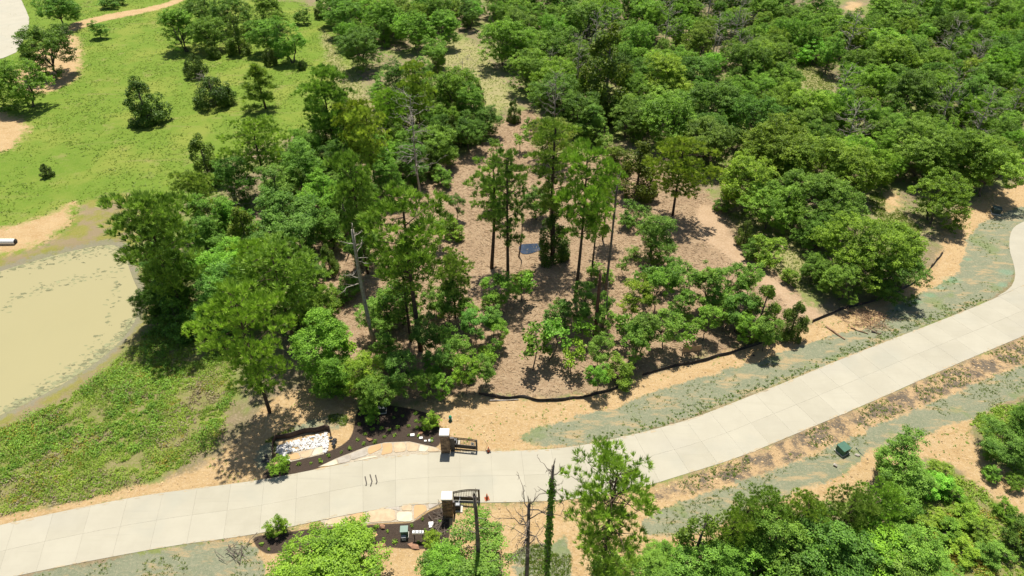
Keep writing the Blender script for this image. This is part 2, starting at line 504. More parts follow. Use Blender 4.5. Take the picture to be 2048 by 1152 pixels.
ZW = {k: [W(p) for p in v] for k, v in Z.items()}
POND_W = W(POND)
ROAD_T_W, ROAD_B_W = W(ROAD_TOP, False), W(ROAD_BOT, False)
ROAD_POLY = np.vstack([ROAD_T_W, ROAD_B_W[::-1]])
JUNC_W = W(JUNCTION, True, 1)
DRIVE_W = W([(-80, -30), (28, -30), (48, 10), (62, 45), (45, 85), (28, 112), (-60, 130)], True, 1)

def zmask(P, key, w=1.2):
    m = np.zeros(len(P))
    for i, poly in enumerate(ZW[key]):
        w = {'bed': .35, 'seeded': .8, 'meadow': 3.0, 'weeds': 2.0, 'shore': 2.4, 'chips': 2.2, 'dry_grass': 3.2, 'track': 1.5, 'dark_verge': 1.4}.get(key, 1.2)
        if key == 'sand' and i > 1: w = 2.6 if i != 5 else 1.3
        m = np.maximum(m, np.clip(.5 - sdist(P, poly) / (2 * w), 0, 1))
    return m

def vnoise(P, s, seed):
    r = np.random.default_rng(seed)
    g = r.random((64, 64))
    q = P / s
    i = np.floor(q).astype(int)
    f = q - i
    f = f * f * (3 - 2 * f)
    a, b = i[:, 0] % 64, i[:, 1] % 64
    a1, b1 = (a + 1) % 64, (b + 1) % 64
    return (g[a, b] * (1 - f[:, 0]) + g[a1, b] * f[:, 0]) * (1 - f[:, 1]) + (g[a, b1] * (1 - f[:, 0]) + g[a1, b1] * f[:, 0]) * f[:, 1]

def ground_z(P):
    P = np.asarray(P, dtype=float)
    z = (vnoise(P, 9, 1) - .5) * .30 + (vnoise(P, 2.6, 2) - .5) * .12 + (vnoise(P, .9, 3) - .5) * .06
    dr = np.minimum.reduce([sdist(P, ROAD_POLY), sdist(P, JUNC_W), sdist(P, DRIVE_W)])
    k = np.clip(dr / 4.0, 0, 1)
    z = z * k
    z = np.where(dr < -.15, -.10, np.where(dr < .5, .025 + z, z))
    for b in FLAT:
        d = sdist(P, b)
        z = np.where(d < .2, -.03, z * np.clip(d / 2.0, 0, 1))
    dp = sdist(P, POND_W)
    z = np.where(dp < 3, z * np.clip((dp - .5) / 3, 0, 1) - .5 * np.clip((1.5 - dp) / 3.0, 0, 1), z)
    return z

# flagstone aprons and the stone basin lie level
APRON_A = W([(636, 934), (672, 917), (734, 893), (770, 885), (819, 883), (873, 895), (884, 903), (819, 909), (760, 915), (700, 925)], True, 0)
APRON_B = W([(640, 1040), (656, 1037), (730, 1023), (802, 1011), (884, 1006), (854, 1022), (826, 1044), (791, 1044), (716, 1049), (648, 1053)], True, 0)
BASIN_W = W([(548, 880), (660, 862), (662, 905), (572, 922)], True, 0)
FLAT = [APRON_A, APRON_B, BASIN_W]

# ------------------------------------------------------------------ ground: one continuous sheet split by its cover
def ground_mat():
    n = NT('ground_cover')
    p = n.pos()
    edge = n.math('ADD', n.math('MULTIPLY', n.math('SUBTRACT', n.noise(p, .9, 6, .65), .5), 1.5), n.math('MULTIPLY', n.math('SUBTRACT', n.noise(p, 4.5, 4, .6), .5), .7))
    edge = n.math('ADD', edge, n.math('MULTIPLY', n.math('SUBTRACT', n.noise(p, .28, 4, .6), .5), 1.3))
    big = n.noise(p, .06, 4, .55)
    mid = n.noise(p, .45, 6, .6)
    fine = n.noise(p, 3.5, 6, .7)
    vfine = n.noise(p, 13, 4, .7)
    def cover(a, b, c, f1=.5):
        x = n.mix(n.step(mid, .35, .65), a, b)
        x = n.mix(n.step(fine, .45, .68), x, c)
        return n.mix(n.step(vfine, .35, .75, 0, .45), x, tuple(v * .62 for v in a))
    C = {}
    fl = cover((.25, .19, .118), (.185, .168, .072), (.32, .25, .16))
    C['forest'] = n.mix(n.step(n.noise(p, .17, 4), .45, .6, 0, .75), fl, (.17, .22, .05))
    me = cover((.125, .205, .022), (.155, .228, .028), (.185, .245, .045))
    me = n.mix(n.step(n.noise(p, .085, 5, .6), .46, .66, 0, .8), me, (.215, .245, .045))
    me = n.mix(n.step(n.noise(p, .21, 5, .65), .56, .70, 0, .55), me, (.26, .235, .085))
    ruts = n.noise(n.mapping(p, (.05, 1.0, 1)), .55, 4)
    me = n.mix(n.step(ruts, .62, .72, 0, .4), me, (.24, .21, .08))
    C['meadow'] = me
    C['weeds'] = cover((.22, .205, .08), (.18, .215, .04), (.28, .23, .12))
    C['shore'] = n.mix(n.step(n.noise(p, .3, 5, .6), .42, .6), cover((.21, .21, .045), (.25, .225, .055), (.28, .25, .08)), (.25, .195, .11))
    C['dry_grass'] = cover((.30, .27, .12), (.25, .26, .08), (.38, .32, .18))
    st = n.noise(n.mapping(p, (1, .35, 1), (0, 0, .6)), 9, 5, .7)
    ch = cover((.335, .235, .142), (.28, .188, .112), (.42, .318, .205))
    ch = n.mix(n.step(n.noise(p, .22, 6, .7), .50, .66, 0, .6), ch, (.24, .165, .10))
    ch = n.mix(n.step(n.noise(p, .5, 5, .7), .60, .72, 0, .6), ch, (.21, .19, .08))
    C['chips'] = n.mix(n.step(st, .5, .7, 0, .6), ch, (.22, .145, .085))
    C['track'] = cover((.43, .30, .185), (.38, .26, .155), (.49, .36, .235))
    sa = cover((.465, .325, .165), (.415, .275, .128), (.52, .385, .225))
    sa = n.mix(n.step(n.noise(n.mapping(p, (.35, 1, 1), (0, 0, .35)), 1.1, 6, .7), .54, .68, 0, .75), sa, (.36, .235, .105))
    sa = n.mix(n.step(n.noise(p, 2.2, 5, .75), .58, .70, 0, .5), sa, (.33, .22, .11))
    C['sand'] = sa
    C['dark_verge'] = n.mix(n.step(n.noise(p, .55, 6, .7), .44, .58), cover((.15, .122, .088), (.115, .092, .068), (.20, .16, .11)), (.42, .29, .155))
    hy = cover((.225, .235, .150), (.195, .212, .132), (.30, .285, .185))
    hy = n.mix(n.step(n.noise(n.mapping(p, (.30, 1, 1), (0, 0, .4)), .9, 6, .7), .50, .64, 0, .85), hy, (.38, .285, .155))
    hy = n.mix(n.step(n.noise(p, .16, 4, .6), .56, .66, 0, .6), hy, (.165, .21, .075))
    C['seeded'] = hy
    C['bed'] = n.mix(n.step(vfine, .4, .7), (.050, .036, .027), (.085, .062, .046))
    col = C['forest']
    for k in LAYERS:
        m = n.math('ADD', n.attr(k), n.math('MULTIPLY', edge, .12 if k == 'bed' else .75))
        soft = .12 if k in ('bed', 'seeded') else .22
        a = n.attr(k)
        m = n.math('MULTIPLY', n.step(m, .5 - soft, .5 + soft), n.step(a, .0, .12))
        m = n.math('MAXIMUM', m, n.step(a, .90, 1.0))
        col = n.mix(m, col, C[k])
    col = n.mix(n.math('MULTIPLY', n.step(n.math('ADD', n.attr('wet'), n.math('MULTIPLY', edge, .9)), .45, .85), .8), col, n.mix(fine, (.17, .165, .115), (.28, .255, .175)))
    # turquoise spray dye left on the seeding
    n.base(n.mix(n.math('MULTIPLY', n.step(n.math('ADD', n.attr('dye'), n.math('MULTIPLY', edge, .5)), .45, .9), .32), col, (.13, .31, .20)), .95, .12)
    h = n.math('ADD', n.math('MULTIPLY', fine, .8), n.math('MULTIPLY', vfine, .5))
    n.bump(h, .9, .16)
    return n.m
M['ground'] = ground_mat()

def build_ground():
    NR, NC = 430, 570
    Yr = np.geomspace(24, 330, NR)
    s = np.linspace(-1.05, 1.05, NC)
    X = s[None, :] * (Yr[:, None] * .62 + 42)
    Y = np.repeat(Yr[:, None], NC, 1)
    P = np.stack([X.ravel(), Y.ravel()], 1)
    z = ground_z(P)
    at_ = {k: zmask(P, k) for k in LAYERS}
    dye = np.zeros(len(P))
    for px, py, rr in ((2012, 545, 1.6), (2005, 570, 1.2), (1905, 560, 1.5), (1880, 575, 1.2), (1860, 590, 1.0), (1935, 520, .9), (1790, 612, 1.6), (1830, 603, 1.2), (1810, 600, 1.0)):
        c = at2(px, py)
        dye = np.maximum(dye, np.clip(1.1 - np.linalg.norm((P - c) * (.6, 1), axis=1) / rr, 0, 1))
    at_['dye'] = dye
    at_['wet'] = np.clip(1 - np.abs(sdist(P, POND_W) - .2) / 2.0, 0, 1)
    zone = np.zeros(len(P), int)
    for i, k in enumerate(LAYERS): zone[at_[k] > .5] = i + 1
    idx = np.arange(NR * NC).reshape(NR, NC)
    F = np.stack([idx[:-1, :-1], idx[:-1, 1:], idx[1:, 1:], idx[1:, :-1]], -1).reshape(-1, 4)
    fz = zone[F[:, 0]]
    # no ground under the middle of the road: slabs lie there
    V = np.column_stack([P, z])
    for i, k in enumerate(['forest'] + LAYERS):
        f = F[fz == i]
        if not len(f): continue
        u, inv = np.unique(f, return_inverse=True)
        me = mk_mesh(ZNAME[k], V[u], inv.reshape(-1, 4), M['ground'], None, True, {kk: vv[u] for kk, vv in at_.items()})
        struct(ZNAME[k], me)
    # land beyond: a wide rim that meets the sheet's border and runs to the horizon
    ring = np.concatenate([idx[0, :], idx[1:, -1], idx[-1, -2::-1], idx[-2:0:-1, 0]])
    rv = V[ring]
    c = np.array([0, 130, 0])
    d = rv - c
    d[:, 2] = 0
    far = c + d / np.linalg.norm(d, axis=1)[:, None] * 2600
    far[:, 2] = -1.0
    n_ = len(ring)
    v = np.vstack([rv, far])
    f = np.array([[i, (i + 1) % n_, n_ + (i + 1) % n_, n_ + i] for i in range(n_)])
    zeros = {kk: np.zeros(2 * n_) for kk in at_}
    for kk in at_: zeros[kk][:n_] = at_[kk][ring]
    struct('surrounding_land', mk_mesh('surrounding_land', v, f, M['ground'], None, True, zeros))
build_ground()

# ------------------------------------------------------------------ pond, puddle
def sheet(name, poly, z, mat):
    n_ = len(poly)
    c = poly.mean(0)
    v = np.vstack([np.column_stack([poly, np.full(n_, z)]), [[c[0], c[1], z]]])
    ar = np.sum(poly[:, 0] * np.roll(poly[:, 1], -1) - np.roll(poly[:, 0], -1) * poly[:, 1])
    f = np.array([[i, (i + 1) % n_, n_] if ar > 0 else [(i + 1) % n_, i, n_] for i in range(n_)])
    return struct(name, mk_mesh(name, v, f, mat))
pond_big = POND_W + unit(POND_W - POND_W.mean(0)) * .9
sheet('pond_water', pond_big, -.27, M['muddy_water'])
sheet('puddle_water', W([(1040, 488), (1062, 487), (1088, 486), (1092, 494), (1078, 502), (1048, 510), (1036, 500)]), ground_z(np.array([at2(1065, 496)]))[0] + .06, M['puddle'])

# ------------------------------------------------------------------ road of concrete slabs
def resample(p, step):
    d = np.concatenate([[0], np.cumsum(np.linalg.norm(np.diff(p, axis=0), axis=1))])
    n_ = max(2, int(d[-1] / step))
    q = np.linspace(0, d[-1], n_)
    return np.column_stack([np.interp(q, d, p[:, 0]), np.interp(q, d, p[:, 1])])
def road():
    T, B = resample(ROAD_T_W, .25), resample(ROAD_B_W, .25)
    # centre line: walk along the far edge, pair with the nearest point of the near edge
    j = np.array([np.argmin(np.sum((B - t) ** 2, 1)) for t in T])
    mid = (T + B[j]) / 2
    k = 40
    mid = np.column_stack([np.convolve(np.pad(mid[:, a], k, 'edge'), np.ones(2 * k + 1) / (2 * k + 1), 'valid') for a in (0, 1)])
    cl = resample(mid, .25)
    tn = unit(np.gradient(cl, axis=0))
    nm = np.stack([-tn[:, 1], tn[:, 0]], 1)
    def hit(poly, sgn):
        out = []
        for c, nn, tt in zip(cl, nm, tn):
            r_ = poly - c
            along = r_ @ tt
            across = r_ @ nn
            m = np.abs(along) < 2.0
            m &= across * sgn > 0
            if not m.any(): out.append(np.nan); continue
            i = np.argmin(np.abs(along) + (~m) * 1e6)
            out.append(across[i])
        out = np.array(out)
        ok = ~np.isnan(out)
        return np.interp(np.arange(len(out)), np.where(ok)[0], out[ok])
    wt, wb = hit(T, 1), hit(B, -1)
    sm = lambda a: np.convolve(np.pad(a, 8, 'edge'), np.ones(17) / 17, 'valid')
    wt, wb = sm(wt), sm(wb)
    base_t, base_b = cl + nm * wt[:, None], cl + nm * wb[:, None]
    n_ = len(cl)
    v = np.vstack([np.column_stack([base_t, np.full(n_, -.03)]), np.column_stack([base_b, np.full(n_, -.03)])])
    f = np.array([[n_ + i, n_ + i + 1, i + 1, i] for i in range(n_ - 1)])
    rd = struct('road', mk_mesh('road_bed', v, f, M['joint']))
    step = 13
    gap = .0035
    for a in range(0, n_ - 2, step):
        b = min(a + step, n_ - 1)
        if b - a < 4: continue
        ids = np.arange(a, b + 1, 3)
        if ids[-1] != b: ids = np.append(ids, b)
        mids = wb * 0 + (wt + wb) / 2
        for lo, hi in ((wb, mids), (mids, wt)):
            o1 = cl[ids] + nm[ids] * (lo[ids] + gap)[:, None]
            o2 = cl[ids] + nm[ids] * (hi[ids] - gap)[:, None]
            for o in (o1, o2):
                o[0] += tn[ids[0]] * gap
                o[-1] -= tn[ids[-1]] * gap
            poly = np.vstack([o1, o2[::-1]])
            acc = Acc()
            prism(acc, poly, -.12, .055 + random.uniform(-.002, .002), bev=.004)
            obj('concrete_slab', acc.mesh('concrete_slab', M['concrete']), rd)
    # side-street mouth at the right
    acc = Acc()
    jc = JUNC_W
    prism(acc, jc, -.12, .047, bev=.012)
    o = obj('concrete_slab', acc.mesh('junction_slab', M['concrete']), rd)
    return cl, tn, nm
ROAD_CL, ROAD_TN, ROAD_NM = road()
dv = Acc()
prism(dv, DRIVE_W, -.1, .06, bev=.01)
struct('driveway', dv.mesh('driveway', M['concrete']))

# ------------------------------------------------------------------ flagstone aprons beside the gate
def flagstones(name, bed_poly, stones):
    acc = Acc()
    prism(acc, bed_poly, -.1, .012)
    r_ = struct(name, acc.mesh(name, M['grout']))
    for px, mat in stones:
        a = Acc()
        p = np.array([at2(*q) for q in px])
        c = p.mean(0)
        p = c + (p - c) * 1.0
        p = np.concatenate([[a_ * .86 + b_ * .14, a_ * .14 + b_ * .86, (a_ + b_) / 2 + rng.normal(0, .03, 2)] for a_, b_ in zip(p, np.roll(p, -1, 0))])[:, :]
        p = p[np.argsort(np.arctan2(*(p - c).T[::-1]))]
        prism(a, p, -.05, .045 + random.uniform(0, .02), bev=.02)
        obj('flagstone', a.mesh('flagstone', M[mat]), r_)
flagstones('flagstone_apron', APRON_A, [
    ([(638, 934), (672, 919), (676, 928), (660, 932)], 'flag_pale'), ([(674, 917), (698, 909), (702, 922), (677, 928)], 'flag_grey'),
    ([(700, 908), (733, 897), (736, 910), (703, 921)], 'flag_grey'), ([(736, 895), (762, 887), (764, 897), (738, 910)], 'flag_orange'),
    ([(764, 887), (784, 886), (785, 906), (762, 911), (766, 898)], 'flag_orange'), ([(787, 886), (810, 885), (812, 903), (788, 906)], 'flagstone'),
    ([(812, 885), (822, 885), (838, 890), (834, 903), (814, 903)], 'flagstone'), ([(840, 890), (858, 894), (852, 904), (837, 903)], 'flag_pale'), ([(860, 894), (876, 898), (878, 903), (855, 904)], 'flagstone'),
    ([(704, 924), (738, 913), (760, 913), (730, 919)], 'flag_pale')])
flagstones('flagstone_apron', APRON_B, [
    ([(645, 1050), (660, 1038), (695, 1031), (690, 1049)], 'flagstone'), ([(697, 1031), (731, 1024), (732, 1046), (692, 1049)], 'flag_orange'), ([(734, 1023), (762, 1018), (790, 1020), (792, 1042), (734, 1046)], 'flagstone'),
    ([(764, 1017), (800, 1012), (800, 1022), (792, 1020)], 'flag_grey'), ([(794, 1024), (824, 1024), (825, 1043), (794, 1043)], 'flag_pale'), ([(803, 1012), (824, 1010), (824, 1022), (804, 1022)], 'flagstone'),
    ([(828, 1010), (852, 1011), (854, 1021), (836, 1034), (828, 1040)], 'flag_orange'), ([(855, 1008), (880, 1007), (858, 1019)], 'flag_grey')])

# ------------------------------------------------------------------ stone basin by the road
BASIN_FENCE = [(547, 917), (546, 878), (575, 877), (614, 864), (632, 866), (661, 857), (663, 876)]
def fence_strip(pts_w, h, wob, r):
    p = resample(pts_w, .5)
    n_ = len(p)
    z0 = ground_z(p) - .05
    tn = unit(np.gradient(p, axis=0))
    nm = np.stack([-tn[:, 1], tn[:, 0]], 1)
    off = (vnoise(p + 31, 1.7, 5) - .5) * wob * 2
    hh = h * (.8 + .4 * vnoise(p + 11, 2.3, 6))
    th = .02
    rows = []
    for fr in (0, .5, 1):
        q = p + nm * (off * fr)[:, None]
        rows.append((q, z0 + hh * fr))
    v = []
    for sgn in (1, -1):
        for q, z in rows:
            v.append(np.column_stack([q + nm * th * sgn, z]))
    v = np.vstack(v)
    f = []
    for s_ in range(2):
        for k in range(2):
            for i in range(n_ - 1):
                a = (s_ * 3 + k) * n_ + i
                q = [a, a + 1, a + 1 + n_, a + n_]
                f.append(q if s_ == 1 else q[::-1])
    for i in range(n_ - 1):
        a, b = 2 * n_ + i, 5 * n_ + i
        f.append([a, b, b + 1, a + 1])
    return Acc().add(v, np.array(f)), p, hh
def silt_fence(px, h, label, mat, wob=.12, post=2.4):
    w = W(px, False, 1)
    r = np.random.default_rng(len(px))
    base = np.array([*w[0], 0])
    root = empty('silt_fence', base, label, 'silt fence', 'silt fences around the cleared ground')
    acc, p, hh = fence_strip(w, h, wob, r)
    for a in acc.v: a -= base.astype(np.float32)
    obj('fabric', acc.mesh('fabric', M[mat], True), root)
    stp = max(1, int(post / .5))
    ps = Acc()
    box(ps, (0, 0, h * .55), (.05, .05, h * 1.25), 0)
    pm = ps.mesh('fence_stake', M['timber'])
    for i in range(0, len(p), stp):
        o = obj('stake', pm, root, (p[i, 0] - base[0], p[i, 1] - base[1] + .05, float(ground_z(p[i:i + 1])[0])))
        o.rotation_euler = (random.uniform(-.1, .1), random.uniform(-.1, .1), 0)
silt_fence(BASIN_FENCE, .75, 'low brown fabric silt fence around the white stone basin', 'silt_brown', .03, 1.6)
silt_fence([(958, 790), (990, 798), (1040, 797), (1080, 802), (1120, 803), (1160, 795), (1200, 787), (1240, 775)], .48, 'slumped black silt fence below the mulched clearing, left of the shrubs', 'silt', .25)
silt_fence([(1285, 752), (1330, 738), (1400, 724), (1440, 712), (1500, 694), (1540, 680), (1580, 664)], .48, 'long black silt fence running past the wooden sign', 'silt', .12)
silt_fence([(1625, 644), (1650, 632), (1690, 616), (1740, 604), (1780, 592), (1830, 566), (1862, 535), (1885, 505)], .48, 'black silt fence curving under the big round oak by the brush pile', 'silt', .12)

def rocks(acc, c, size, r, tint):                 # lumpy stones
    tv = np.array([[1, 0, 0], [-1, 0, 0], [0, 1, 0], [0, -1, 0], [0, 0, 1], [0, 0, -1], [.6, .6, .6], [-.6, .6, .5], [.6, -.6, .5], [-.6, -.6, .6]])
    fc = np.array([[4, 6, 7], [4, 7, 9], [4, 9, 8], [4, 8, 6], [0, 2, 6], [2, 1, 7], [1, 3, 9], [3, 0, 8], [2, 7, 6], [1, 9, 7], [3, 8, 9], [0, 6, 8]])
    n_ = len(c)
    a = r.uniform(0, 6.28, n_)
    s = size[:, None, None] * r.uniform(.6, 1.2, (n_, 10, 1)) * np.array([1, .75, .55])
    v = tv[None] * s
    x = v[..., 0] * np.cos(a)[:, None] - v[..., 1] * np.sin(a)[:, None]
    y = v[..., 0] * np.sin(a)[:, None] + v[..., 1] * np.cos(a)[:, None]
    v = np.stack([x, y, v[..., 2]], -1) + c[:, None, :]
    f = fc[None] + np.arange(n_)[:, None, None] * 10
    acc.add(v.reshape(-1, 3), f.reshape(-1, 3), np.repeat(tint, 10))
def scatter_in(poly, n_, r):
    lo, hi = poly.min(0), poly.max(0)
    out = np.zeros((0, 2))
    while len(out) < n_:
        q = r.uniform(lo, hi, (n_ * 2, 2))
        out = np.vstack([out, q[inside(q, poly)]])
    return out[:n_]
def basin():
    r = np.random.default_rng(5)
    acc = Acc()
    for poly, n_ in (([(556, 890), (654, 865), (657, 880), (646, 893), (570, 907), (553, 905)], 520), ([(554, 904), (572, 906), (582, 920), (570, 924)], 70), ([(645, 884), (657, 880), (656, 904), (646, 907)], 80)):
        q = scatter_in(W(poly, True, 0), n_, r)
        rocks(acc, np.column_stack([q, r.uniform(0, .05, n_)]), r.uniform(.07, .19, n_), r, r.random(n_))
    tag(obj('riprap_stones', acc.mesh('riprap_stones', M['white_rock'])), 'white and grey riprap stones filling the silt-fenced basin', 'riprap', None, 'stuff')
    flagstones('basin_floor', W([(570, 908), (648, 892), (648, 908), (580, 924)], True, 0), [
        ([(573, 909), (596, 905), (602, 917), (581, 921)], 'flag_orange'), ([(598, 904), (628, 898), (620, 914), (604, 917)], 'flagstone'), ([(630, 897), (645, 894), (645, 907), (623, 913)], 'flag_pale')])
basin()

# ------------------------------------------------------------------ gate: pillars, leaves, operators
def pillar(px, py, h, w, dpt, label, stub):
    b = at(px, py)
    root = empty('gate_pillar', b, label, 'gate pillar', 'stone pillars of the entrance gate')
    a = Acc()
    box(a, (0, 0, (h - .15) / 2 - .1), (w - .06, dpt - .06, h + .05))
    obj('mortar_core', a.mesh('mortar_core', M['mortar']), root)
    a = Acc()
    r = random.Random(int(px))
    z = -.1
    while z < h - .15:
        hh = min(r.uniform(.16, .3), h - .14 - z)
        for side in range(4):
            L_ = w if side % 2 == 0 else dpt
            O_ = dpt if side % 2 == 0 else w
            u = -L_ / 2
            while u < L_ / 2 - .05:
                ll = min(r.uniform(.22, .42), L_ / 2 - u)
                cx = u + ll / 2
                off = O_ / 2 + r.uniform(-.03, .012)
                c = [(cx, -off), (off, cx), (cx, off), (-off, cx)][side]
                s = (ll - .02, .09, hh - .02) if side % 2 == 0 else (.09, ll - .02, hh - .02)
                box(a, (c[0], c[1], z + hh / 2), s, 0, r.random())
                u += ll
        z += hh
    o = obj('stone_facing', a.mesh('stone_facing', M['pillar_stone']), root)
    o['kind'] = 'stuff'
    a = Acc()
    box(a, (0, 0, h + .04), (w + .16, dpt + .16, .17), bev=.03)
    obj('cap', a.mesh('cap', M['limestone']), root)
    a = Acc()
    box(a, (w / 2 + stub / 2 + .08, .02, 1.0), (stub, .28, 2.1), bev=.02)
    obj('hinge_post', a.mesh('hinge_post', M['gate_metal']), root)
    return b
PA = pillar(892, 901, 2.9, .86, .78, 'stone gate pillar with white cap on the far side of the road', .45)
PB = pillar(897, 1028, 2.9, .86, .78, 'stone gate pillar with white cap on the near side of the road', .18)

PICKET = None
def gate(px, py, ex, ey, hh0, hh1, label, arch):
    global PICKET
    b, e = at(px, py, 0), at(ex, ey, 0)
    d = e - b
    L_ = np.linalg.norm(d[:2])
    rz = math.atan2(d[1], d[0])
    root = empty('gate', (b[0], b[1], .12), label, 'gate', 'bronze metal leaves of the entrance gate', rz)
    top = lambda u: hh0 + (hh1 - hh0) * u + arch * math.sin(u * math.pi)
    a = Acc()
    box(a, (.04, 0, hh0 / 2 + .05), (.09, .08, hh0 + .1))
    obj('hinge_stile', a.mesh('hinge_stile', M['gate_metal']), root)
    a = Acc()
    box(a, (L_ - .08, 0, hh1 / 2 + .05), (.19, .08, hh1 + .1))
    obj('end_stile', a.mesh('end_stile', M['gate_metal']), root)
    for off in (0, -.2):
        a = Acc()
        n_ = 12
        for i in range(n_):
            u0, u1 = i / n_, (i + 1) / n_
            z0, z1 = top(u0) + off, top(u1) + off
            x0, x1 = .09 + u0 * (L_ - .27), .09 + u1 * (L_ - .27)
            v = [[x, y, z] for x, z in ((x0, z0), (x1, z1)) for y, zz in ((-.03, 0), (.03, 0), (.03, .07), (-.03, .07)) for z in (z + zz,)]
            a.add(v, np.array([[0, 1, 2, 3], [7, 6, 5, 4], [0, 4, 5, 1], [1, 5, 6, 2], [2, 6, 7, 3], [3, 7, 4, 0]]))
        obj('rail', a.mesh('rail', M['gate_metal']), root)
    a = Acc()
    box(a, (L_ / 2 - .05, 0, .30), (L_ - .28, .05, .56))
    obj('kick_panel', a.mesh('kick_panel', M['gate_metal']), root)
    if PICKET is None:
        pk = Acc()
        box(pk, (0, 0, .5), (.035, .035, 1.0))
        PICKET = pk.mesh('picket', M['gate_metal'])
    n_ = 14
    for i in range(n_):
        u = (i + .7) / (n_ + .4)
        o = obj('picket', PICKET, root, (.09 + u * (L_ - .27), 0, .58))
        o.scale = (1, 1, top(u) - .58)
    a = Acc()
    box(a, (L_ - .5, -.05, .95), (.34, .02, .40))
    s = obj('sign_plate', a.mesh('sign_plate', M['white']), root)
    a = Acc()
    box(a, (L_ - .48, -.064, .93), (.16, .006, .18))
    obj('emblem', a.mesh('emblem', M['black']), s)
gate(906, 896, 955, 901, 1.55, 1.5, 'open far gate leaf with dark kick panel and level top rail', .06)
gate(907, 1001, 960, 1003, 1.25, 1.75, 'open near gate leaf with arched top rail rising to its end', .16)

def operator(px, py, label, arm):
    b = at(px, py)
    root = empty('gate_operator', b, label, 'gate motor', 'gate motors on concrete pads')
    a = Acc(); box(a, (0, 0, .04), (.95, .85, .16), bev=.02); obj('pad', a.mesh('pad', M['pale_concrete']), root)
    a = Acc(); box(a, (0, 0, .45), (.55, .45, .66), bev=.05); obj('housing', a.mesh('housing', M['black']), root)
    a = Acc(); box(a, (0, 0, .80), (.36, .3, .04)); obj('lid', a.mesh('lid', M['grey_metal']), root)
    a = Acc(); tube(a, [(.05, .1, .84), (.2, arm * .5, .9), (.15, arm, .8)], .03, 6); obj('arm', a.mesh('arm', M['grey_metal']), root)
operator(911, 888, 'black gate motor on its pad behind the far gate leaf', -.6)
operator(916, 1018, 'black gate motor on its white pad behind the near pillar', .9)

def cone(px, py, label, tilt=0.0, sc=1.0):
    b = at(px, py)
    root = empty('traffic_cone', (b[0], b[1], .06), label, 'traffic cone', 'orange traffic cones at the gate')
    root.scale = (sc, sc, sc)
    a = Acc(); box(a, (0, 0, .025), (.46, .46, .05), .3, bev=.01); obj('base', a.mesh('base', M['black' if tilt else 'orange']), root)
    a = Acc(); tube(a, [(0, 0, .04), (0, 0, .3), (0, 0, .8)], [.17, .115, .03], 14); obj('body', a.mesh('body', M['orange'], True), root)
    a = Acc(); tube(a, [(0, 0, .42), (0, 0, .56)], [.098, .075], 14, cap=False); obj('collar', a.mesh('collar', M['grey_metal'], True), root)
    return root
cone(974, 998, 'orange traffic cone at the end of the near gate leaf')
cr = cone(977, 904, 'orange traffic cone with a leaning stick beside the far gate leaf', 1)
a = Acc(); tube(a, [(-.35, .2, .0), (-.1, .3, .7), (-.5, .5, 1.4)], [.02, .018, .012], 5); obj('stick', a.mesh('stick', M['timber']), cr)

# three dark bars lying on the road
for (x0, y0, x1, y1, x2, y2), lb in (((730, 953, 733, 966, 732, 971), 'dark bent steel bar on the road, leftmost of three'), ((740, 949, 744, 962, 741, 972), 'dark bent steel bar on the road, middle of three'), ((751, 950, 754, 963, 752, 968), 'dark bent steel bar on the road, rightmost of three')):
    a = Acc()
    p = np.array([at(x0, y0, .1), at(x1, y1, .1), at(x2, y2, .1)])
    b = p[1].copy(); b[2] = .0
    tube(a, p - b, .055, 6)
    o = obj('steel_bar', a.mesh('steel_bar', M['steel_bar']), None, b)
    tag(o, lb, 'steel bar', 'steel bars lying on the road')

# ------------------------------------------------------------------ utility boxes, sign, pipe, logs
def transformer(px, py, s, rz, label, mat, name='transformer_box', cat='utility box'):
    b = at(px, py)
    z = float(ground_z(b[None, :2])[0])
    root = empty(name, (b[0], b[1], z), label, cat, None, rz)
    a = Acc(); box(a, (0, 0, .04), (s[0] * 1.15, s[1] * 1.15, .2), bev=.02); obj('pad', a.mesh('pad', M['pale_concrete']), root)
    a = Acc(); box(a, (0, 0, .12 + s[2] / 2), s, bev=.02); obj('cabinet', a.mesh('cabinet', M[mat]), root)
    a = Acc()
    hx, hy, z0 = s[0] / 2 + .04, s[1] / 2 + .04, .12 + s[2]
    a.add([[-hx, -hy, z0 - .06], [hx, -hy, z0 - .06], [hx, hy, z0 - .02], [-hx, hy, z0 - .02], [-hx, -hy, z0], [hx, -hy, z0], [hx, hy, z0 + .09], [-hx, hy, z0 + .09]], BOXF)
    obj('lid', a.mesh('lid', M[mat]), root)
    a = Acc(); box(a, (0, -s[1] / 2 - .012, .12 + s[2] * .45), (.03, .02, s[2] * .8)); box(a, (.12, -s[1] / 2 - .02, .12 + s[2] * .5), (.06, .035, .14)); obj('door_latch', a.mesh('door_latch', M['black']), root)
    return root
transformer(1683, 905, (1.0, .95, .75), R(28), 'green transformer box on the seeded verge below the road', 'green_box')
transformer(1990, 427, (1.15, 1.05, .85), R(-20), 'dark utility box on the seeded verge at far right above the road', 'dark_green_box')
transformer(765, 822, (.8, .75, .8), R(5), 'dark green utility box at the back of the upper planting bed', 'dark_green_box')
transformer(810, 1070, (.65, .55, .9), R(3), 'tall green utility cabinet in the lower planting bed', 'green_box')
transformer(808, 1077, (.35, .3, .35), R(3), 'small grey utility box in front of the green cabinet', 'grey_metal')

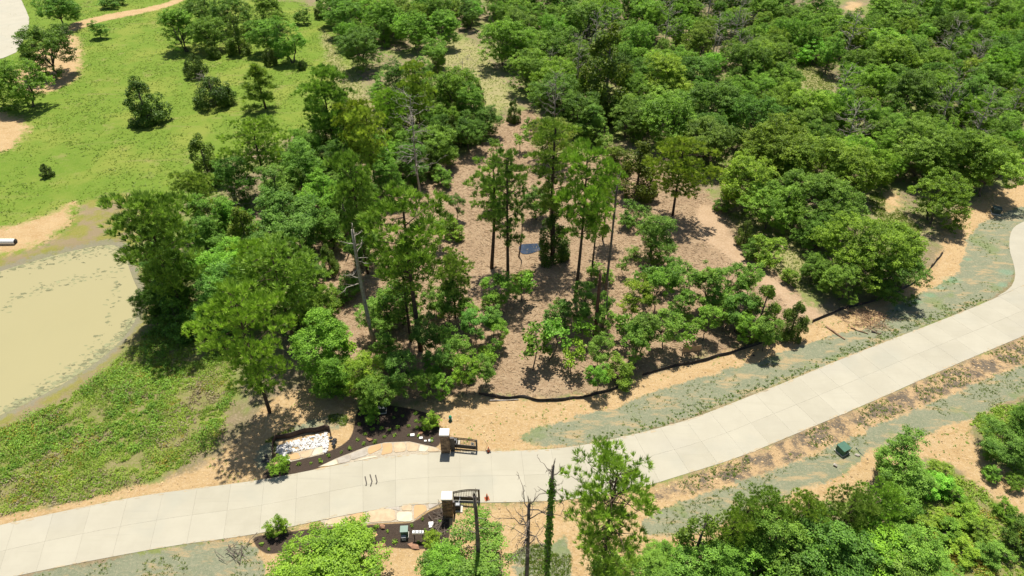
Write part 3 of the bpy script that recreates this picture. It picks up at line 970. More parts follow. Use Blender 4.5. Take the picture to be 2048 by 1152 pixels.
b = at(838, 1078)
root = empty('meter_stand', b, 'white topped meter stand on two legs in the lower planting bed', 'meter stand')
for x in (-.4, .4):
    a = Acc(); box(a, (x, 0, .55), (.07, .07, 1.2)); obj('leg', a.mesh('leg', M['black']), root)
a = Acc(); box(a, (0, 0, 1.1), (1.05, .3, .22), bev=.02); obj('meter_box', a.mesh('meter_box', M['white']), root)
for x in (-.25, .1, .35):
    a = Acc(); tube(a, [(x, 0, 1.2), (x, 0, 1.32)], .08, 10); obj('meter', a.mesh('meter', M['grey_metal']), root)

b = at(901, 842)
root = empty('hydrant', b, 'small green hydrant on the bare sand above the far pillar', 'hydrant')
a = Acc(); tube(a, [(0, 0, -.1), (0, 0, .12), (0, 0, .14), (0, 0, .6), (0, 0, .78)], [.2, .2, .13, .13, .07], 12); obj('barrel', a.mesh('barrel', M['green_box'], True), root)
a = Acc(); tube(a, [(0, 0, .55), (0, 0, .66), (0, 0, .80), (0, 0, .86)], [.17, .19, .13, .05], 12); obj('bonnet', a.mesh('bonnet', simple('bright_green', (.03, .30, .16), None, 3, .5), True), root)
for sg in (-1, 1):
    a = Acc(); tube(a, [(sg * .1, 0, .42), (sg * .24, 0, .42)], .07, 8); obj('outlet', a.mesh('outlet', M['white']), root)

b = at(1380, 714)
z = float(ground_z(b[None, :2])[0])
root = empty('wooden_sign', (b[0], b[1], z), 'bare wooden board sign on two posts behind the silt fence', 'sign', None, R(12))
for x in (-1.05, 1.05):
    a = Acc(); box(a, (x, .07, .75), (.1, .1, 1.9)); obj('post', a.mesh('post', M['timber']), root)
a = Acc(); box(a, (0, 0, 1.3), (2.4, .05, .95), bev=.01); obj('board', a.mesh('board', M['plywood']), root)
a = Acc(); box(a, (0, -.045, .86), (2.4, .05, .1)); obj('batten', a.mesh('batten', M['timber']), root)

b = at(-8, 487)
root = empty('culvert_pipe', b, 'pale round drain pipe lying on the pond shore at the left edge', 'pipe')
a = Acc()
ang = np.linspace(0, 2 * math.pi, 19)[:-1]
for rr, in ((.42,),):
    pts = [(x, 0, .35) for x in np.linspace(-4, 3.1, 40)]
    tube(a, pts, [.42 + (.025 if i % 2 else 0) for i in range(40)], 18, cap=False)
obj('pipe_wall', a.mesh('pipe_wall', M['white'], True), root)
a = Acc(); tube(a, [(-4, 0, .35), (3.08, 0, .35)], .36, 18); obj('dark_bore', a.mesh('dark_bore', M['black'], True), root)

def log(px0, py0, px1, py1, rad, label, mat='log', name='fallen_log', group=None):
    p0, p1 = at(px0, py0), at(px1, py1)
    b = (p0 + p1) / 2
    z = float(ground_z(b[None, :2])[0])
    q = np.linspace(0, 1, 6)[:, None]
    pts = (p0 - b) * (1 - q) + (p1 - b) * q
    pts[:, 2] = rad * .8 + rng.normal(0, .03, 6)
    pts[:, 0] += rng.normal(0, .05, 6)
    a = Acc(); tube(a, pts, np.linspace(rad, rad * .6, 6), 8)
    o = obj(name, a.mesh(name, M[mat], True), None, (b[0], b[1], z))
    tag(o, label, 'log', group)
log(1652, 652, 1690, 679, .14, 'long straight brown log lying on sand below the silt fence gap')
log(1742, 663, 1762, 668, .12, 'short dark log at the lower edge of the brush pile', 'dead_dark')
log(1700, 655, 1737, 668, .09, 'thin brown log along the lower edge of the brush pile')
log(978, 803, 1038, 801, .10, 'pale thin log lying in front of the slumped silt fence', 'dead_wood')
log(1206, 622, 1244, 650, .09, 'pale bare log on wood chips right of the broken red snag', 'dead_wood')
log(1392, 895 - 440, 1430, 470, .07, 'thin log in the pine shadow beside the dirt track', 'dead_dark')
log(1710, 898, 1735, 922, .06, 'thin green-grey pipe on the ground right of the green transformer', 'dark_green_box', 'plastic_pipe')
log(1490, 928, 1484, 938, .06, 'short pale stake on dark soil below the road', 'timber', 'wooden_stake')

def brush(px, py, wx, wy, n_, label, mat, seed):
    r = np.random.default_rng(seed)
    b = at(px, py)
    m = mpp(b)
    root = empty('brush_pile', (b[0], b[1], float(ground_z(b[None, :2])[0])), label, 'brush pile')
    ms = []
    for i in range(10):
        a = Acc()
        tube(a, [(-.5, 0, 0), tuple(r.normal(0, .06, 3)), (.5, 0, 0)], [r.uniform(.02, .045), .025, .01], 4, r.random())
        ms.append(a.mesh('branch', M[mat]))
    for i in range(n_):
        o = obj('branch', ms[i % 10], root, (r.normal(0, wx * m * .22), r.normal(0, wy * m * .33), r.uniform(.04, .4)))
        L_ = r.uniform(.5, 1.8)
        o.scale = (L_, 1, 1)
        o.rotation_euler = (r.uniform(0, 6.28), r.normal(0, .2), r.uniform(0, 6.28))
brush(1738, 640, 100, 60, 190, 'pile of cut brown branches on sand by the seeded verge', 'log', 3)
brush(470, 1108, 50, 35, 26, 'few dark sticks on the seeded ground left of the lower bed', 'dead_dark', 4)
brush(878, 1056, 24, 60, 60, 'dark bare twigs in the right end of the lower bed', 'dead_dark', 6)
brush(660, 612, 60, 60, 70, 'heap of reddish cut branches under trees left of leaning snag', 'dead_red', 8)

def boulder(px, py, s, label, mat='boulder', name='boulder', cat='boulder', group=None, flat=1.0):
    b = at(px, py)
    z = float(ground_z(b[None, :2])[0])
    r = np.random.default_rng(int(px * 7 + py))
    a = Acc()
    rocks(a, np.array([[0, 0, s[2] * .25]]), np.array([s[0]]), r, np.array([.5]))
    o = obj(name, a.mesh(name, M[mat]), None, (b[0], b[1], z))
    o.scale = (1, s[1] / s[0] * 1.3, s[2] / s[0] * 1.8)
    tag(o, label, cat, group)
boulder(739, 880, (.45, .3, .22), 'brown boulder in the middle of the upper planting bed')
boulder(841, 868, (.4, .25, .25), 'reddish boulder beside white plates in the upper bed')
boulder(766, 1055, (.4, .3, .3), 'reddish boulder at the top of the lower bed')
boulder(760, 1091, (.65, .3, .25), 'long red boulder on the bottom edge of the lower bed')
boulder(828, 1093, (.75, .4, .3), 'flat red boulder on the bottom edge near the bright shrub')
boulder(746, 1071, (.45, .3, .12), 'forked tan stone lying in the lower bed', 'flag_orange')
for x, y, s, lb in ((825, 871, .3, 'white square plate highest in the upper bed'), (842, 877, .25, 'grey square plate below the reddish boulder in upper bed'), (851, 883, .18, 'smallest white plate in the upper bed'), (861, 882, .28, 'white plate nearest the far gate pillar'),
                    (862, 1048, .3, 'white square plate beside the bright shrub in the lower bed'), (862, 1054, .24, 'smaller white plate just below the other in lower bed')):
    b = at(x, y)
    a = Acc(); box(a, (0, 0, .08), (s * 1.5, s * 1.1, .16), .1, bev=.02)
    tag(obj('valve_cover', a.mesh('valve_cover', M['white']), None, b), lb, 'valve cover', 'pale valve covers in the planting beds')
def bag(px, py, label):
    b = at(px, py)
    a = Acc()
    r = np.random.default_rng(int(px))
    rocks(a, r.normal(0, .15, (5, 3)) * (.8, 1.6, .3) + (0, 0, .3), r.uniform(.25, .4, 5), r, r.random(5))
    tag(obj('sandbag', a.mesh('sandbag', M['black'], True), None, b), label, 'sandbag', 'black bags at the basin fence')
bag(536, 921, 'black bag at the left end of the stone basin fence')
bag(666, 888, 'black bag at the right end of the stone basin fence')
boulder(1670, 933, (.3, .25, .2), 'small grey stone left of the sandy patch by green transformer', 'flag_grey')
boulder(1714, 913, (.3, .2, .2), 'small grey stone right of the green transformer', 'flag_grey')
boulder(1507, 711, (.25, .2, .2), 'small dark stone on sand below the silt fence', 'silt')

# ------------------------------------------------------------------ plants: prototypes
def limbs(acc, p0, p1, r0, r1, r, k=6, sag=.15, seg=5):
    q = np.linspace(0, 1, seg)[:, None]
    p0, p1 = np.array(p0, float), np.array(p1, float)
    pts = p0 * (1 - q) + p1 * q
    L_ = np.linalg.norm(p1 - p0)
    pts[1:-1] += r.normal(0, .05 * L_, (seg - 2, 3))
    pts[:, 2] += np.sin(q[:, 0] * math.pi) * sag * L_
    tube(acc, pts, np.linspace(r0, r1, seg), k)
    return pts

def broadleaf(name, seed, Rc, h, cz, nlobe, nspray, per, L, Wd, lmat, bmat, zlow=-.35, trunks=1, spray=.42, trunk_r=None, spread=.3, lobe=(.26, .44)):
    """a crown of lobes, each carrying many small leaf sprays with gaps between them; Rc crown radius, h height, cz half height of the crown"""
    r = np.random.default_rng(seed)
    zc = h - cz
    d = unit(r.normal(size=(nlobe * 4, 3)))
    d = d[d[:, 2] > zlow][:nlobe]
    az = np.arctan2(d[:, 1], d[:, 0])
    mod = 1 + .16 * np.sin(2 * az + r.uniform(0, 6)) + .13 * np.sin(3 * az + r.uniform(0, 6)) + r.normal(0, .08, len(d))
    rad = r.uniform(.35, 1, len(d)) ** .5 * mod
    lc = np.stack([d[:, 0] * Rc * .70 * rad, d[:, 1] * Rc * .70 * rad, d[:, 2] * cz * .72 * rad * (1 + r.normal(0, .1, len(d)))], 1) + (0, 0, zc)
    lr = Rc * r.uniform(lobe[0], lobe[1], len(d))
    li = np.repeat(np.arange(len(d)), r.multinomial(nspray, lr ** 2 / (lr ** 2).sum()))
    m_ = len(li)
    sd_ = unit(r.normal(size=(m_, 3)) + d[li] * .55 + (0, 0, .3))
    sc = lc[li] + sd_ * (lr[li] * r.uniform(.55, 1.12, m_))[:, None] * (1, 1, .85)
    sr = spray * r.uniform(.6, 1.4, m_)
    cnt = np.maximum(3, (per * (sr / spray) ** 1.6).astype(int))
    ci = np.repeat(np.arange(m_), cnt)
    n_ = len(ci)
    e = unit(r.normal(size=(n_, 3)))
    p = sc[ci] + e * (sr[ci] * r.uniform(.1, 1.1, n_) ** .6)[:, None] * (1, 1, .5)
    nrm = sd_[ci] * .35 + np.array([0, 0, .8]) + r.normal(size=(n_, 3)) * .5
    low_ = p[:, 2] < .08
    p[low_, 2] = .08 + (.08 - p[low_, 2]) * .5
    ct = np.clip(r.normal(.45, .22, m_) + r.normal(0, .08, len(d))[li], 0, 1)
    tint = np.clip(ct[ci] + r.normal(0, .14, n_), 0, 1)
    a = Acc()
    leaves(a, p, nrm, L * r.uniform(.7, 1.3, n_), Wd * r.uniform(.7, 1.3, n_), tint, r)
    crown = a.mesh(name + '_crown', M[lmat])
    t = Acc()
    tr = trunk_r or h * .020
    for k in range(trunks):
        an = r.uniform(0, 6.28)
        o = np.array([math.cos(an), math.sin(an), 0]) * (0 if trunks == 1 else Rc * spread)
        fork = o * 1.2 + np.array([r.normal(0, .04 * h), r.normal(0, .04 * h), max(.14 * h, zc - cz * .5)])
        limbs(t, o * .3 + (0, 0, -.3), fork, tr, tr * .75, r, 8, 0)
        order = np.argsort(np.linalg.norm(lc[:, :2] - o[:2] * 1.6, axis=1))[k::trunks] if trunks > 1 else r.permutation(len(lc))
        for i in order[:max(5, int(14 / trunks))]:
            bp = limbs(t, fork, lc[i], tr * .5, tr * .14, r, 5, .06)
            for q in r.choice(np.where(li == i)[0], min(4, int((li == i).sum())), replace=False) if (li == i).any() else ():
                limbs(t, bp[-2], sc[q], tr * .13, .012, r, 3, 0, 3)
    return [('trunk', t.mesh(name + '_trunk', M[bmat], True)), ('crown', crown)]

def pine(name, seed, h, Rc, z0, npad, per, L, lmat='pine_leaf', padr=(.17, .27), tr=None, w=.07, cone=False, env_top=.55):
    """bare trunk, whorled limbs carrying domed pads of needle bundles"""
    r = np.random.default_rng(seed)
    t = Acc()
    tr = tr or h * .0125
    bend = r.normal(0, .018 * h, 2)
    zz = np.linspace(-.3, h * .97, 9)
    s = np.clip(zz / h, 0, 1)
    pts = np.column_stack([bend[0] * np.sin(s * 2.4), bend[1] * np.sin(s * 2.1), zz])
    tube(t, pts, tr * (1 - .78 * s) + .02, 9)
    a = Acc()
    gap = r.uniform(0, 6.28, 3)
    for i in range(npad):
        u = (i + r.random()) / npad
        zb = z0 + (h * .985 - z0) * u
        if cone: env = (1 - u) ** .85 * .95 + .08
        elif u > .5: env = math.sqrt(max(0, 1 - ((u - .5) / .53) ** 2)) * (1 - env_top * 0) * .98 + .05
        else: env = .45 + .55 * (u / .5) ** .8
        an = i * 2.4 + r.normal(0, .5)
        env *= 1 + .18 * math.sin(2 * an + gap[0]) + .12 * math.sin(3 * an + gap[1])
        rr = Rc * env * r.choice([r.uniform(.3, .7), r.uniform(.72, 1.02), r.uniform(.8, 1.02)]) * .84
        sx = np.interp(zb, zz, pts[:, 0]); sy = np.interp(zb, zz, pts[:, 1])
        st = np.array([sx, sy, zb - .12 * rr])
        end = np.array([sx, sy, zb]) + np.array([math.cos(an) * rr, math.sin(an) * rr, r.uniform(.02, .22) * rr])
        limbs(t, st, end, tr * .26, tr * .08, r, 5, r.uniform(-.05, .08), 4)
        pr = Rc * r.uniform(*padr) * (.7 + .35 * min(1, env))
        for j in range(1 + (r.random() < .6)):
            pe = end if j == 0 else st + (end - st) * r.uniform(.5, .8) + np.array([r.normal(0, pr * .8), r.normal(0, pr * .8), .15 * pr])
            if j: limbs(t, st + (end - st) * .4, pe, tr * .14, tr * .06, r, 4, 0, 3)
            n_ = max(6, int(per * (pr / (Rc * .21)) ** 2 * (1 if j == 0 else .6)))
            e = unit(r.normal(size=(n_, 3)) + (0, 0, .75))
            c = pe + e * pr * r.uniform(.6, 1.05, (n_, 1)) * (1.1, 1.1, .42 if not cone else .9)
            ax = e * .45 + np.array([math.cos(an) * .15, math.sin(an) * .15, .85])
            tint = np.clip(r.normal(.45, .13) + r.normal(0, .26, n_), 0, 1)
            needles(a, c, ax, L, w * 1.15, 22, tint, r)
    n_ = per
    e = unit(r.normal(size=(n_, 3)) + (0, 0, .6))
    needles(a, pts[-1] + e * Rc * (.22 if not cone else .1) * r.uniform(.3, 1, (n_, 1)), e + (0, 0, .8), L, w, 14, np.clip(r.normal(.5, .15, n_), 0, 1), r)
    return [('trunk', t.mesh(name + '_trunk', M['bark'], True)), ('crown', a.mesh(name + '_crown', M[lmat]))]

def cedar(name, seed, h, Rc, nleaf, zb=.03, lmat='cedar_leaf', L=.24, W_=.13, pw=.8, nplume=60):
    r = np.random.default_rng(seed)
    u = np.sort(r.random(nplume)) ** 1.15
    an = r.uniform(0, 6.28, nplume)
    lump = 1 + r.normal(0, .13, nplume)
    env = Rc * np.sin(np.clip((1 - u) * .92 + .04, 0, 1) * math.pi / 2 + 0) ** pw * np.clip(.62 + u * 2.0, 0, 1) * lump
    rr = env * r.uniform(.45, .85, nplume)
    cl = np.stack([np.cos(an) * rr, np.sin(an) * rr, h * (zb + (.94 - zb) * u)], 1)
    cr = Rc * r.uniform(.20, .34, nplume) * (1.05 - .55 * u)
    cnt = r.multinomial(nleaf, cr ** 2 / (cr ** 2).sum())
    ci = np.repeat(np.arange(nplume), cnt)
    n_ = len(ci)
    out = np.stack([np.cos(an), np.sin(an), np.zeros(nplume)], 1)[ci]
    e = unit(r.normal(size=(n_, 3)) + out * .6 + (0, 0, .25))
    p = cl[ci] + e * (cr[ci] * r.uniform(.3, 1.05, n_) ** .6)[:, None] * (1, 1, 1.35)
    tint = np.clip(r.normal(.42, .14, nplume)[ci] + r.normal(0, .2, n_), 0, 1)
    a = Acc()
    leaves(a, p, e * .6 + (0, 0, .35) + r.normal(size=(n_, 3)) * .5, L * r.uniform(.7, 1.4, n_), W_ * r.uniform(.7, 1.3, n_), tint, r)
    t = Acc()
    tube(t, [(0, 0, -.2), (r.normal(0, .05), r.normal(0, .05), h * .4), (0, 0, h * .95)], [h * .018 + .03, h * .012 + .02, .015], 7)
    for i in range(0, nplume, 3):
        limbs(t, (0, 0, cl[i, 2] * .9), cl[i], h * .006 + .012, .01, r, 4, 0, 3)
    return [('trunk', t.mesh(name + '_trunk', M['grey_bark'], True)), ('crown', a.mesh(name + '_crown', M[lmat]))]

def sapling(name, seed, h, Rc, nleaf, lmat='leaf', bend=.12, L=.27):
    r = np.random.default_rng(seed)
    t = Acc()
    K = 13
    b = r.normal(0, bend * h, 2)
    q = np.linspace(0, 1, 7)
    pts = np.column_stack([b[0] * np.sin(q * 3.4), b[1] * np.sin(q * 2.8), q * h * .92 - .15])
    tube(t, pts, np.linspace(.055, .018, 7), 6)
    a = Acc()
    for i in range(K):
        u = r.uniform(.38, 1)
        st = np.array([np.interp(u, q, pts[:, k]) for k in range(3)])
        an = r.uniform(0, 6.28)
        rr = Rc * r.uniform(.35, 1) * (1.15 - .6 * u)
        end = st + np.array([math.cos(an) * rr, math.sin(an) * rr, r.uniform(.1, .5) * rr])
        limbs(t, st, end, .022, .008, r, 4, 0, 3)
        n_ = nleaf // K
        c = end + unit(r.normal(size=(n_, 3))) * Rc * .34 * r.random((n_, 1)) ** .5 * (1, 1, .6)
        leaves(a, c, r.normal(size=(n_, 3)) * .6 + (0, 0, .6), L * r.uniform(.7, 1.3, n_), L * .6 * r.uniform(.7, 1.3, n_), np.clip(r.normal(.5, .15) + r.normal(0, .2, n_), 0, 1), r)
    return [('trunk', t.mesh(name + '_trunk', M['grey_bark'], True)), ('crown', a.mesh(name + '_crown', M[lmat]))]

def dead(name, seed, h, spread, nb, mat, tr, top='taper', droop=0.0, low=.35, twig=4):
    r = np.random.default_rng(seed)
    t = Acc()
    q = np.linspace(0, 1, 8)
    b = r.normal(0, (.01 if top == 'broken' else .03) * h, 2)
    pts = np.column_stack([b[0] * np.sin(q * 2.6), b[1] * np.sin(q * 2.2), q * h - .25 * (1 - q)])
    rad = np.linspace(tr, tr * (.62 if top == 'broken' else .22), 8)
    tube(t, pts, rad, 8)
    if top == 'broken':
        e = pts[-1]
        for k in range(3):
            tube(t, [e + (r.normal(0, tr * .3), r.normal(0, tr * .3), -.1), e + (r.normal(0, tr * .4), r.normal(0, tr * .4), r.uniform(.3, .9))], [tr * .25, .02], 4)
    parts = [('trunk', t.mesh(name + '_trunk', M[mat], True))]
    for i in range(nb):
        lb = Acc()
        u = low + (1 - low) * (i + r.random()) / nb
        st = np.array([np.interp(u, q, pts[:, k]) for k in range(3)])
        an = r.uniform(0, 6.28)
        L_ = spread * r.uniform(.45, 1) * (1.15 - .65 * u)
        d = np.array([math.cos(an), math.sin(an), r.uniform(-.1, .8) - droop])
        end = st + d * L_
        bp = limbs(lb, st, end, tr * .28, tr * .06, r, 5, r.uniform(-.06, .12), 5)
        for k in range(twig):
            s_ = bp[r.integers(1, 5)]
            dd = unit(d + r.normal(0, .7, 3)) * L_ * r.uniform(.2, .5)
            tp = limbs(lb, s_, s_ + dd, tr * .10, .012, r, 4, 0, 4)
            for m in range(2):
                s2 = tp[r.integers(1, 4)]
                limbs(lb, s2, s2 + unit(dd + r.normal(0, .4, 3)) * L_ * .18, .018, .008, r, 3, 0, 3)
        parts.append(('branch', lb.mesh(name + '_branch', M[mat], True)))
    return parts

PROTO = {}
def P_(kind, h, Rc, parts): PROTO.setdefault(kind, []).append((h, Rc, parts))
for s in range(3): P_('oak_large', 9.5, 8.0, broadleaf('large_oak', 100 + s, 8.0, 9.5, 4.9, 46, 1500, 36, .205, .13, 'oak_leaf', 'grey_bark', -.6, 3, .42, None, .24, (.17, .30)))
for s in range(5): P_('oak', 9.0, 5.0, broadleaf('oak', 200 + s, 5.0, 9.0, 4.75, 26, 760, 34, .20, .125, 'oak_leaf', 'grey_bark', -.75, 1 + s % 2, .40, None, .2, (.22, .40)))
for s in range(4): P_('hardwood', 8.0, 3.3, broadleaf('hardwood', 300 + s, 3.3, 8.0, 4.15, 24, 520, 38, .165, .10, 'leaf', 'grey_bark', -.85, 1 + s % 2, .36, None, .13, (.22, .42)))
for s in range(5): P_('slim_tree', 6.5, 2.0, broadleaf('slim_tree', 350 + s, 2.0, 6.5, 2.9, 18, 190, 34, .15, .095, 'leaf', 'grey_bark', -.9, 1, .30, .07, .1, (.20, .42)))
for s in range(3): P_('shrub', 3.0, 1.9, broadleaf('shrub', 400 + s, 1.9, 3.0, 1.55, 16, 210, 34, .14, .085, 'leaf', 'grey_bark', -.8, 3, .26, None, .05, (.28, .5)))
for s in range(2): P_('ornamental', 5.5, 4.2, broadleaf('ornamental', 450 + s, 4.2, 5.5, 2.6, 28, 640, 40, .155, .10, 'leaf', 'grey_bark', -.6, 3, .36, None, .1, (.2, .36)))
for s in range(2): P_('pine', 20.0, 4.6, pine('pine', 500 + s, 20.0, 4.6, 9.2, 40, 15, .66, w=.06))
for s in range(2): P_('round_pine', 15.0, 4.6, pine('round_pine', 520 + s, 15.0, 4.6, 4.4, 50, 14, .62, w=.06))
for s in range(2): P_('airy_pine', 15.0, 4.6, pine('airy_pine', 530 + s, 15.0, 4.6, 3.5, 60, 22, .56, w=.05, padr=(.13, .22), env_top=.35))
for s in range(2): P_('thin_pine', 18.0, 2.9, pine('thin_pine', 540 + s, 18.0, 2.9, 6.5, 34, 13, .52, w=.048, padr=(.15, .26)))
for s in range(3): P_('young_pine', 7.0, 2.0, pine('young_pine', 560 + s, 7.0, 2.0, .7, 30, 8, .62, padr=(.13, .22), tr=.085, w=.045, cone=True))
for s in range(3): P_('cedar', 8.0, 2.8, cedar('cedar', 600 + s, 8.0, 2.8, 9000))
for s in range(2): P_('cedar_round', 5.0, 2.9, cedar('round_cedar', 620 + s, 5.0, 2.9, 8000, .10, pw=.55, L=.22))
for s in range(4): P_('sapling', 4.0, 1.5, sapling('sapling', 700 + s, 4.0, 1.5, 560))
P_('spindly', 8.0, 2.0, cedar('spindly', 650, 8.0, 2.0, 1500, .2, 'cedar_leaf', .34, .12, 1.2, 26))
for s in range(3): P_('dead', 10.0, 3.4, dead('dead_tree', 800 + s, 10.0, 4.2, 22, 'dead_wood', .16))
P_('dead_bush', 4.0, 2.4, dead('dead_bush', 820, 4.0, 3.0, 24, 'dead_wood', .07, low=.1))
P_('snag_white', 14.0, 2.0, dead('snag', 830, 14.0, 3.6, 11, 'dead_wood', .22, 'broken', low=.55, twig=2))
P_('snag_tall', 18.0, 2.0, dead('tall_snag', 831, 18.0, 2.8, 9, 'dead_dark', .19, 'broken', low=.7, twig=2))
P_('snag_dark', 12.0, .5, dead('dark_snag', 832, 12.0, 2.0, 5, 'dead_dark', .21, 'broken', low=.5, twig=1))
P_('snag_red', 9.0, .5, dead('red_snag', 833, 9.0, 1.0, 3, 'dead_red', .24, 'broken', low=.6, twig=1))
P_('dead_dark', 9.0, 3.0, dead('dark_dead_tree', 834, 9.0, 4.2, 17, 'dead_dark', .17, 'broken', low=.55, twig=4))
P_('pole', 8.0, .2, dead('pole', 835, 8.0, .8, 2, 'dead_dark', .13, 'taper', low=.8, twig=0))

NAME = {'airy_pine': 'pine_tree', 'slim_tree': 'leafy_tree', 'oak_large': 'oak_tree', 'oak': 'oak_tree', 'hardwood': 'leafy_tree', 'shrub': 'shrub', 'ornamental': 'leafy_tree', 'pine': 'pine_tree', 'round_pine': 'pine_tree', 'thin_pine': 'pine_tree', 'young_pine': 'young_pine',
        'cedar': 'cedar_tree', 'cedar_round': 'cedar_tree', 'sapling': 'sapling', 'spindly': 'conifer_tree', 'dead': 'dead_tree', 'dead_bush': 'dead_bush', 'snag_white': 'dead_snag', 'snag_tall': 'dead_snag', 'snag_dark': 'dead_snag',
        'snag_red': 'dead_snag', 'dead_dark': 'dead_tree', 'pole': 'dead_snag'}
WORD = {'slim_tree': 'slim leafy tree', 'airy_pine': 'airy pine', 'oak_large': 'broad oak', 'oak': 'oak', 'hardwood': 'leafy tree', 'shrub': 'shrub', 'ornamental': 'spreading leafy tree', 'pine': 'tall pine', 'round_pine': 'round-crowned pine', 'thin_pine': 'slim pine', 'young_pine': 'young pine',
        'cedar': 'pointed cedar', 'cedar_round': 'round cedar', 'sapling': 'thin sapling', 'spindly': 'spindly conifer', 'dead': 'bare grey dead tree', 'dead_bush': 'bare grey bush', 'snag_white': 'bleached snag', 'snag_tall': 'tall snag',
        'snag_dark': 'dark snag', 'snag_red': 'reddish broken snag', 'dead_dark': 'dark bare dead tree', 'pole': 'thin bare pole tree'}
CAT = {'oak_large': 'tree', 'shrub': 'shrub', 'dead_bush': 'bush', 'sapling': 'sapling'}
CZ = {'slim_tree': .6, 'airy_pine': .66, 'oak_large': .55, 'oak': .58, 'hardwood': .6, 'shrub': .5, 'ornamental': .55, 'pine': .74, 'round_pine': .66, 'thin_pine': .68, 'young_pine': .5, 'cedar': .45, 'cedar_round': .48, 'sapling': .66, 'spindly': .55, 'dead': .6, 'dead_bush': .5}
TONE = {'mid': (1, 1, 1), 'bright': (1.08, 1.13, .9), 'yellow': (1.28, 1.12, .75), 'dark': (.70, .75, .80), 'olive': (1.12, 1.0, .75), 'blue': (.88, .98, 1.2), 'pale': (1.25, 1.2, 1.15)}
TWORD = {'mid': 'mid-green', 'bright': 'bright green', 'yellow': 'yellow-green', 'dark': 'dark green', 'olive': 'olive', 'blue': 'blue-green', 'pale': 'pale green'}
TREES = []                                        # (kind, x, y, h, Rc, tone, label, group)
def C(kind, cx, cy, wpx, tone='mid', h=None, label=None, ratio=None):
    """a tree from the pixel of its crown's middle and the crown's width"""
    ph, pr, _ = PROTO[kind][0]
    zc = 3.0
    for _ in range(4):
        p = at(cx, cy, zc)
        Rc = wpx * 1.08 * mpp(p) / 2
        hh = h or ph * (Rc / pr) * (ratio or 1.0)
        zc = CZ.get(kind, .6) * hh
    TREES.append([kind, p[0], p[1], hh, Rc, tone, label])
def B(kind, bx, by, ty, wpx, tone='mid', label=None):
    """a tree from the pixel of its foot, the row of its top and the crown's width"""
    p = at(bx, by)
    hh = top_height(bx, by, ty)
    q = p.copy(); q[2] = hh * .7
    TREES.append([kind, p[0], p[1], hh, wpx * mpp(q) / 2, tone, label])

# --- pines and snags around the clearing
B('pine', 842, 700, 388, 210, 'bright', 'tall pine with the largest bright crown, left of the clearing')
B('thin_pine', 822, 682, 520, 90, 'mid', 'slim pine tucked behind the trunk of the largest bright pine')
B('airy_pine', 540, 826, 585, 190, 'bright', 'leaning-looking pine alone beside the weedy bank, bare lower trunk')
B('round_pine', 372, 645, 398, 205, 'mid', 'pine overhanging the right shore of the pond')
B('round_pine', 590, 690, 500, 190, 'mid', 'dense pine between pond pine and the bright leafy tree')
B('round_pine', 672, 312, 145, 125, 'mid', 'tall pine at the meadow edge, dark trunk visible')
C('round_pine', 512, 295, 115, 'mid', 13, 'broad pine right of the dark cedar at meadow corner')
C('cedar', 408, 320, 85, 'olive', 9, 'dark olive cedar at the corner of the meadow')
C('round_pine', 388, 392, 100, 'mid', 10, 'pine at the meadow edge above the pond pine')
B('thin_pine', 983, 535, 312, 100, 'mid', 'slim pine standing just left of its twin at the clearing middle')
B('thin_pine', 1016, 575, 305, 95, 'dark', 'slim dark pine, right one of the twin pines')
B('thin_pine', 1106, 512, 238, 125, 'mid', 'tall pine leafy down to the puddle')
C('cedar', 1108, 470, 75, 'dark', 9, 'dark foliage column beside the puddle')
B('pine', 1150, 602, 302, 140, 'bright', 'tall bright pine with a clean trunk, right of the puddle')
B('pine', 1182, 552, 372, 75, 'bright', 'small crowned pine between the bright pine and tall snag')
B('pine', 1205, 480, 325, 70, 'bright', 'small bright pine crown behind the tall snag')
B('snag_tall', 1210, 592, 362, 60, 'mid', 'tall dark snag with white broken top branches in the clearing')
B('snag_red', 1190, 672, 548, 30, 'mid', 'reddish broken snag in front of the tall snag')
B('pole', 1203, 662, 560, 20, 'mid', 'thin dark dead pole just right of the reddish snag')
B('round_pine', 1345, 432, 284, 130, 'olive', 'olive pine casting a large shadow on the dirt track')
C('cedar', 1278, 340, 95, 'olive', 10, 'dark olive cedar left of the shadow-casting pine')
B('snag_white', 748, 688, 458, 80, 'mid', 'bleached leaning snag with broken branches left of largest bright pine')
B('round_pine', 736, 548, 320, 120, 'mid', 'pine with a thin dark trunk behind the bleached snag')
B('snag_dark', 700, 500, 405, 20, 'mid', 'thin dark trunk left of the pine behind the bleached snag')
B('dead', 842, 395, 235, 110, 'mid', 'nearer of the two bare grey dead trees in the middle wood')
B('dead', 832, 310, 190, 95, 'mid', 'farther of the two bare grey dead trees in the middle wood')
B('pole', 1037, 513, 415, 15, 'mid', 'thin bare pole standing at the left edge of the puddle')
B('round_pine', 1105, 325, 245, 105, 'mid', 'pine at the far end of the clearing')
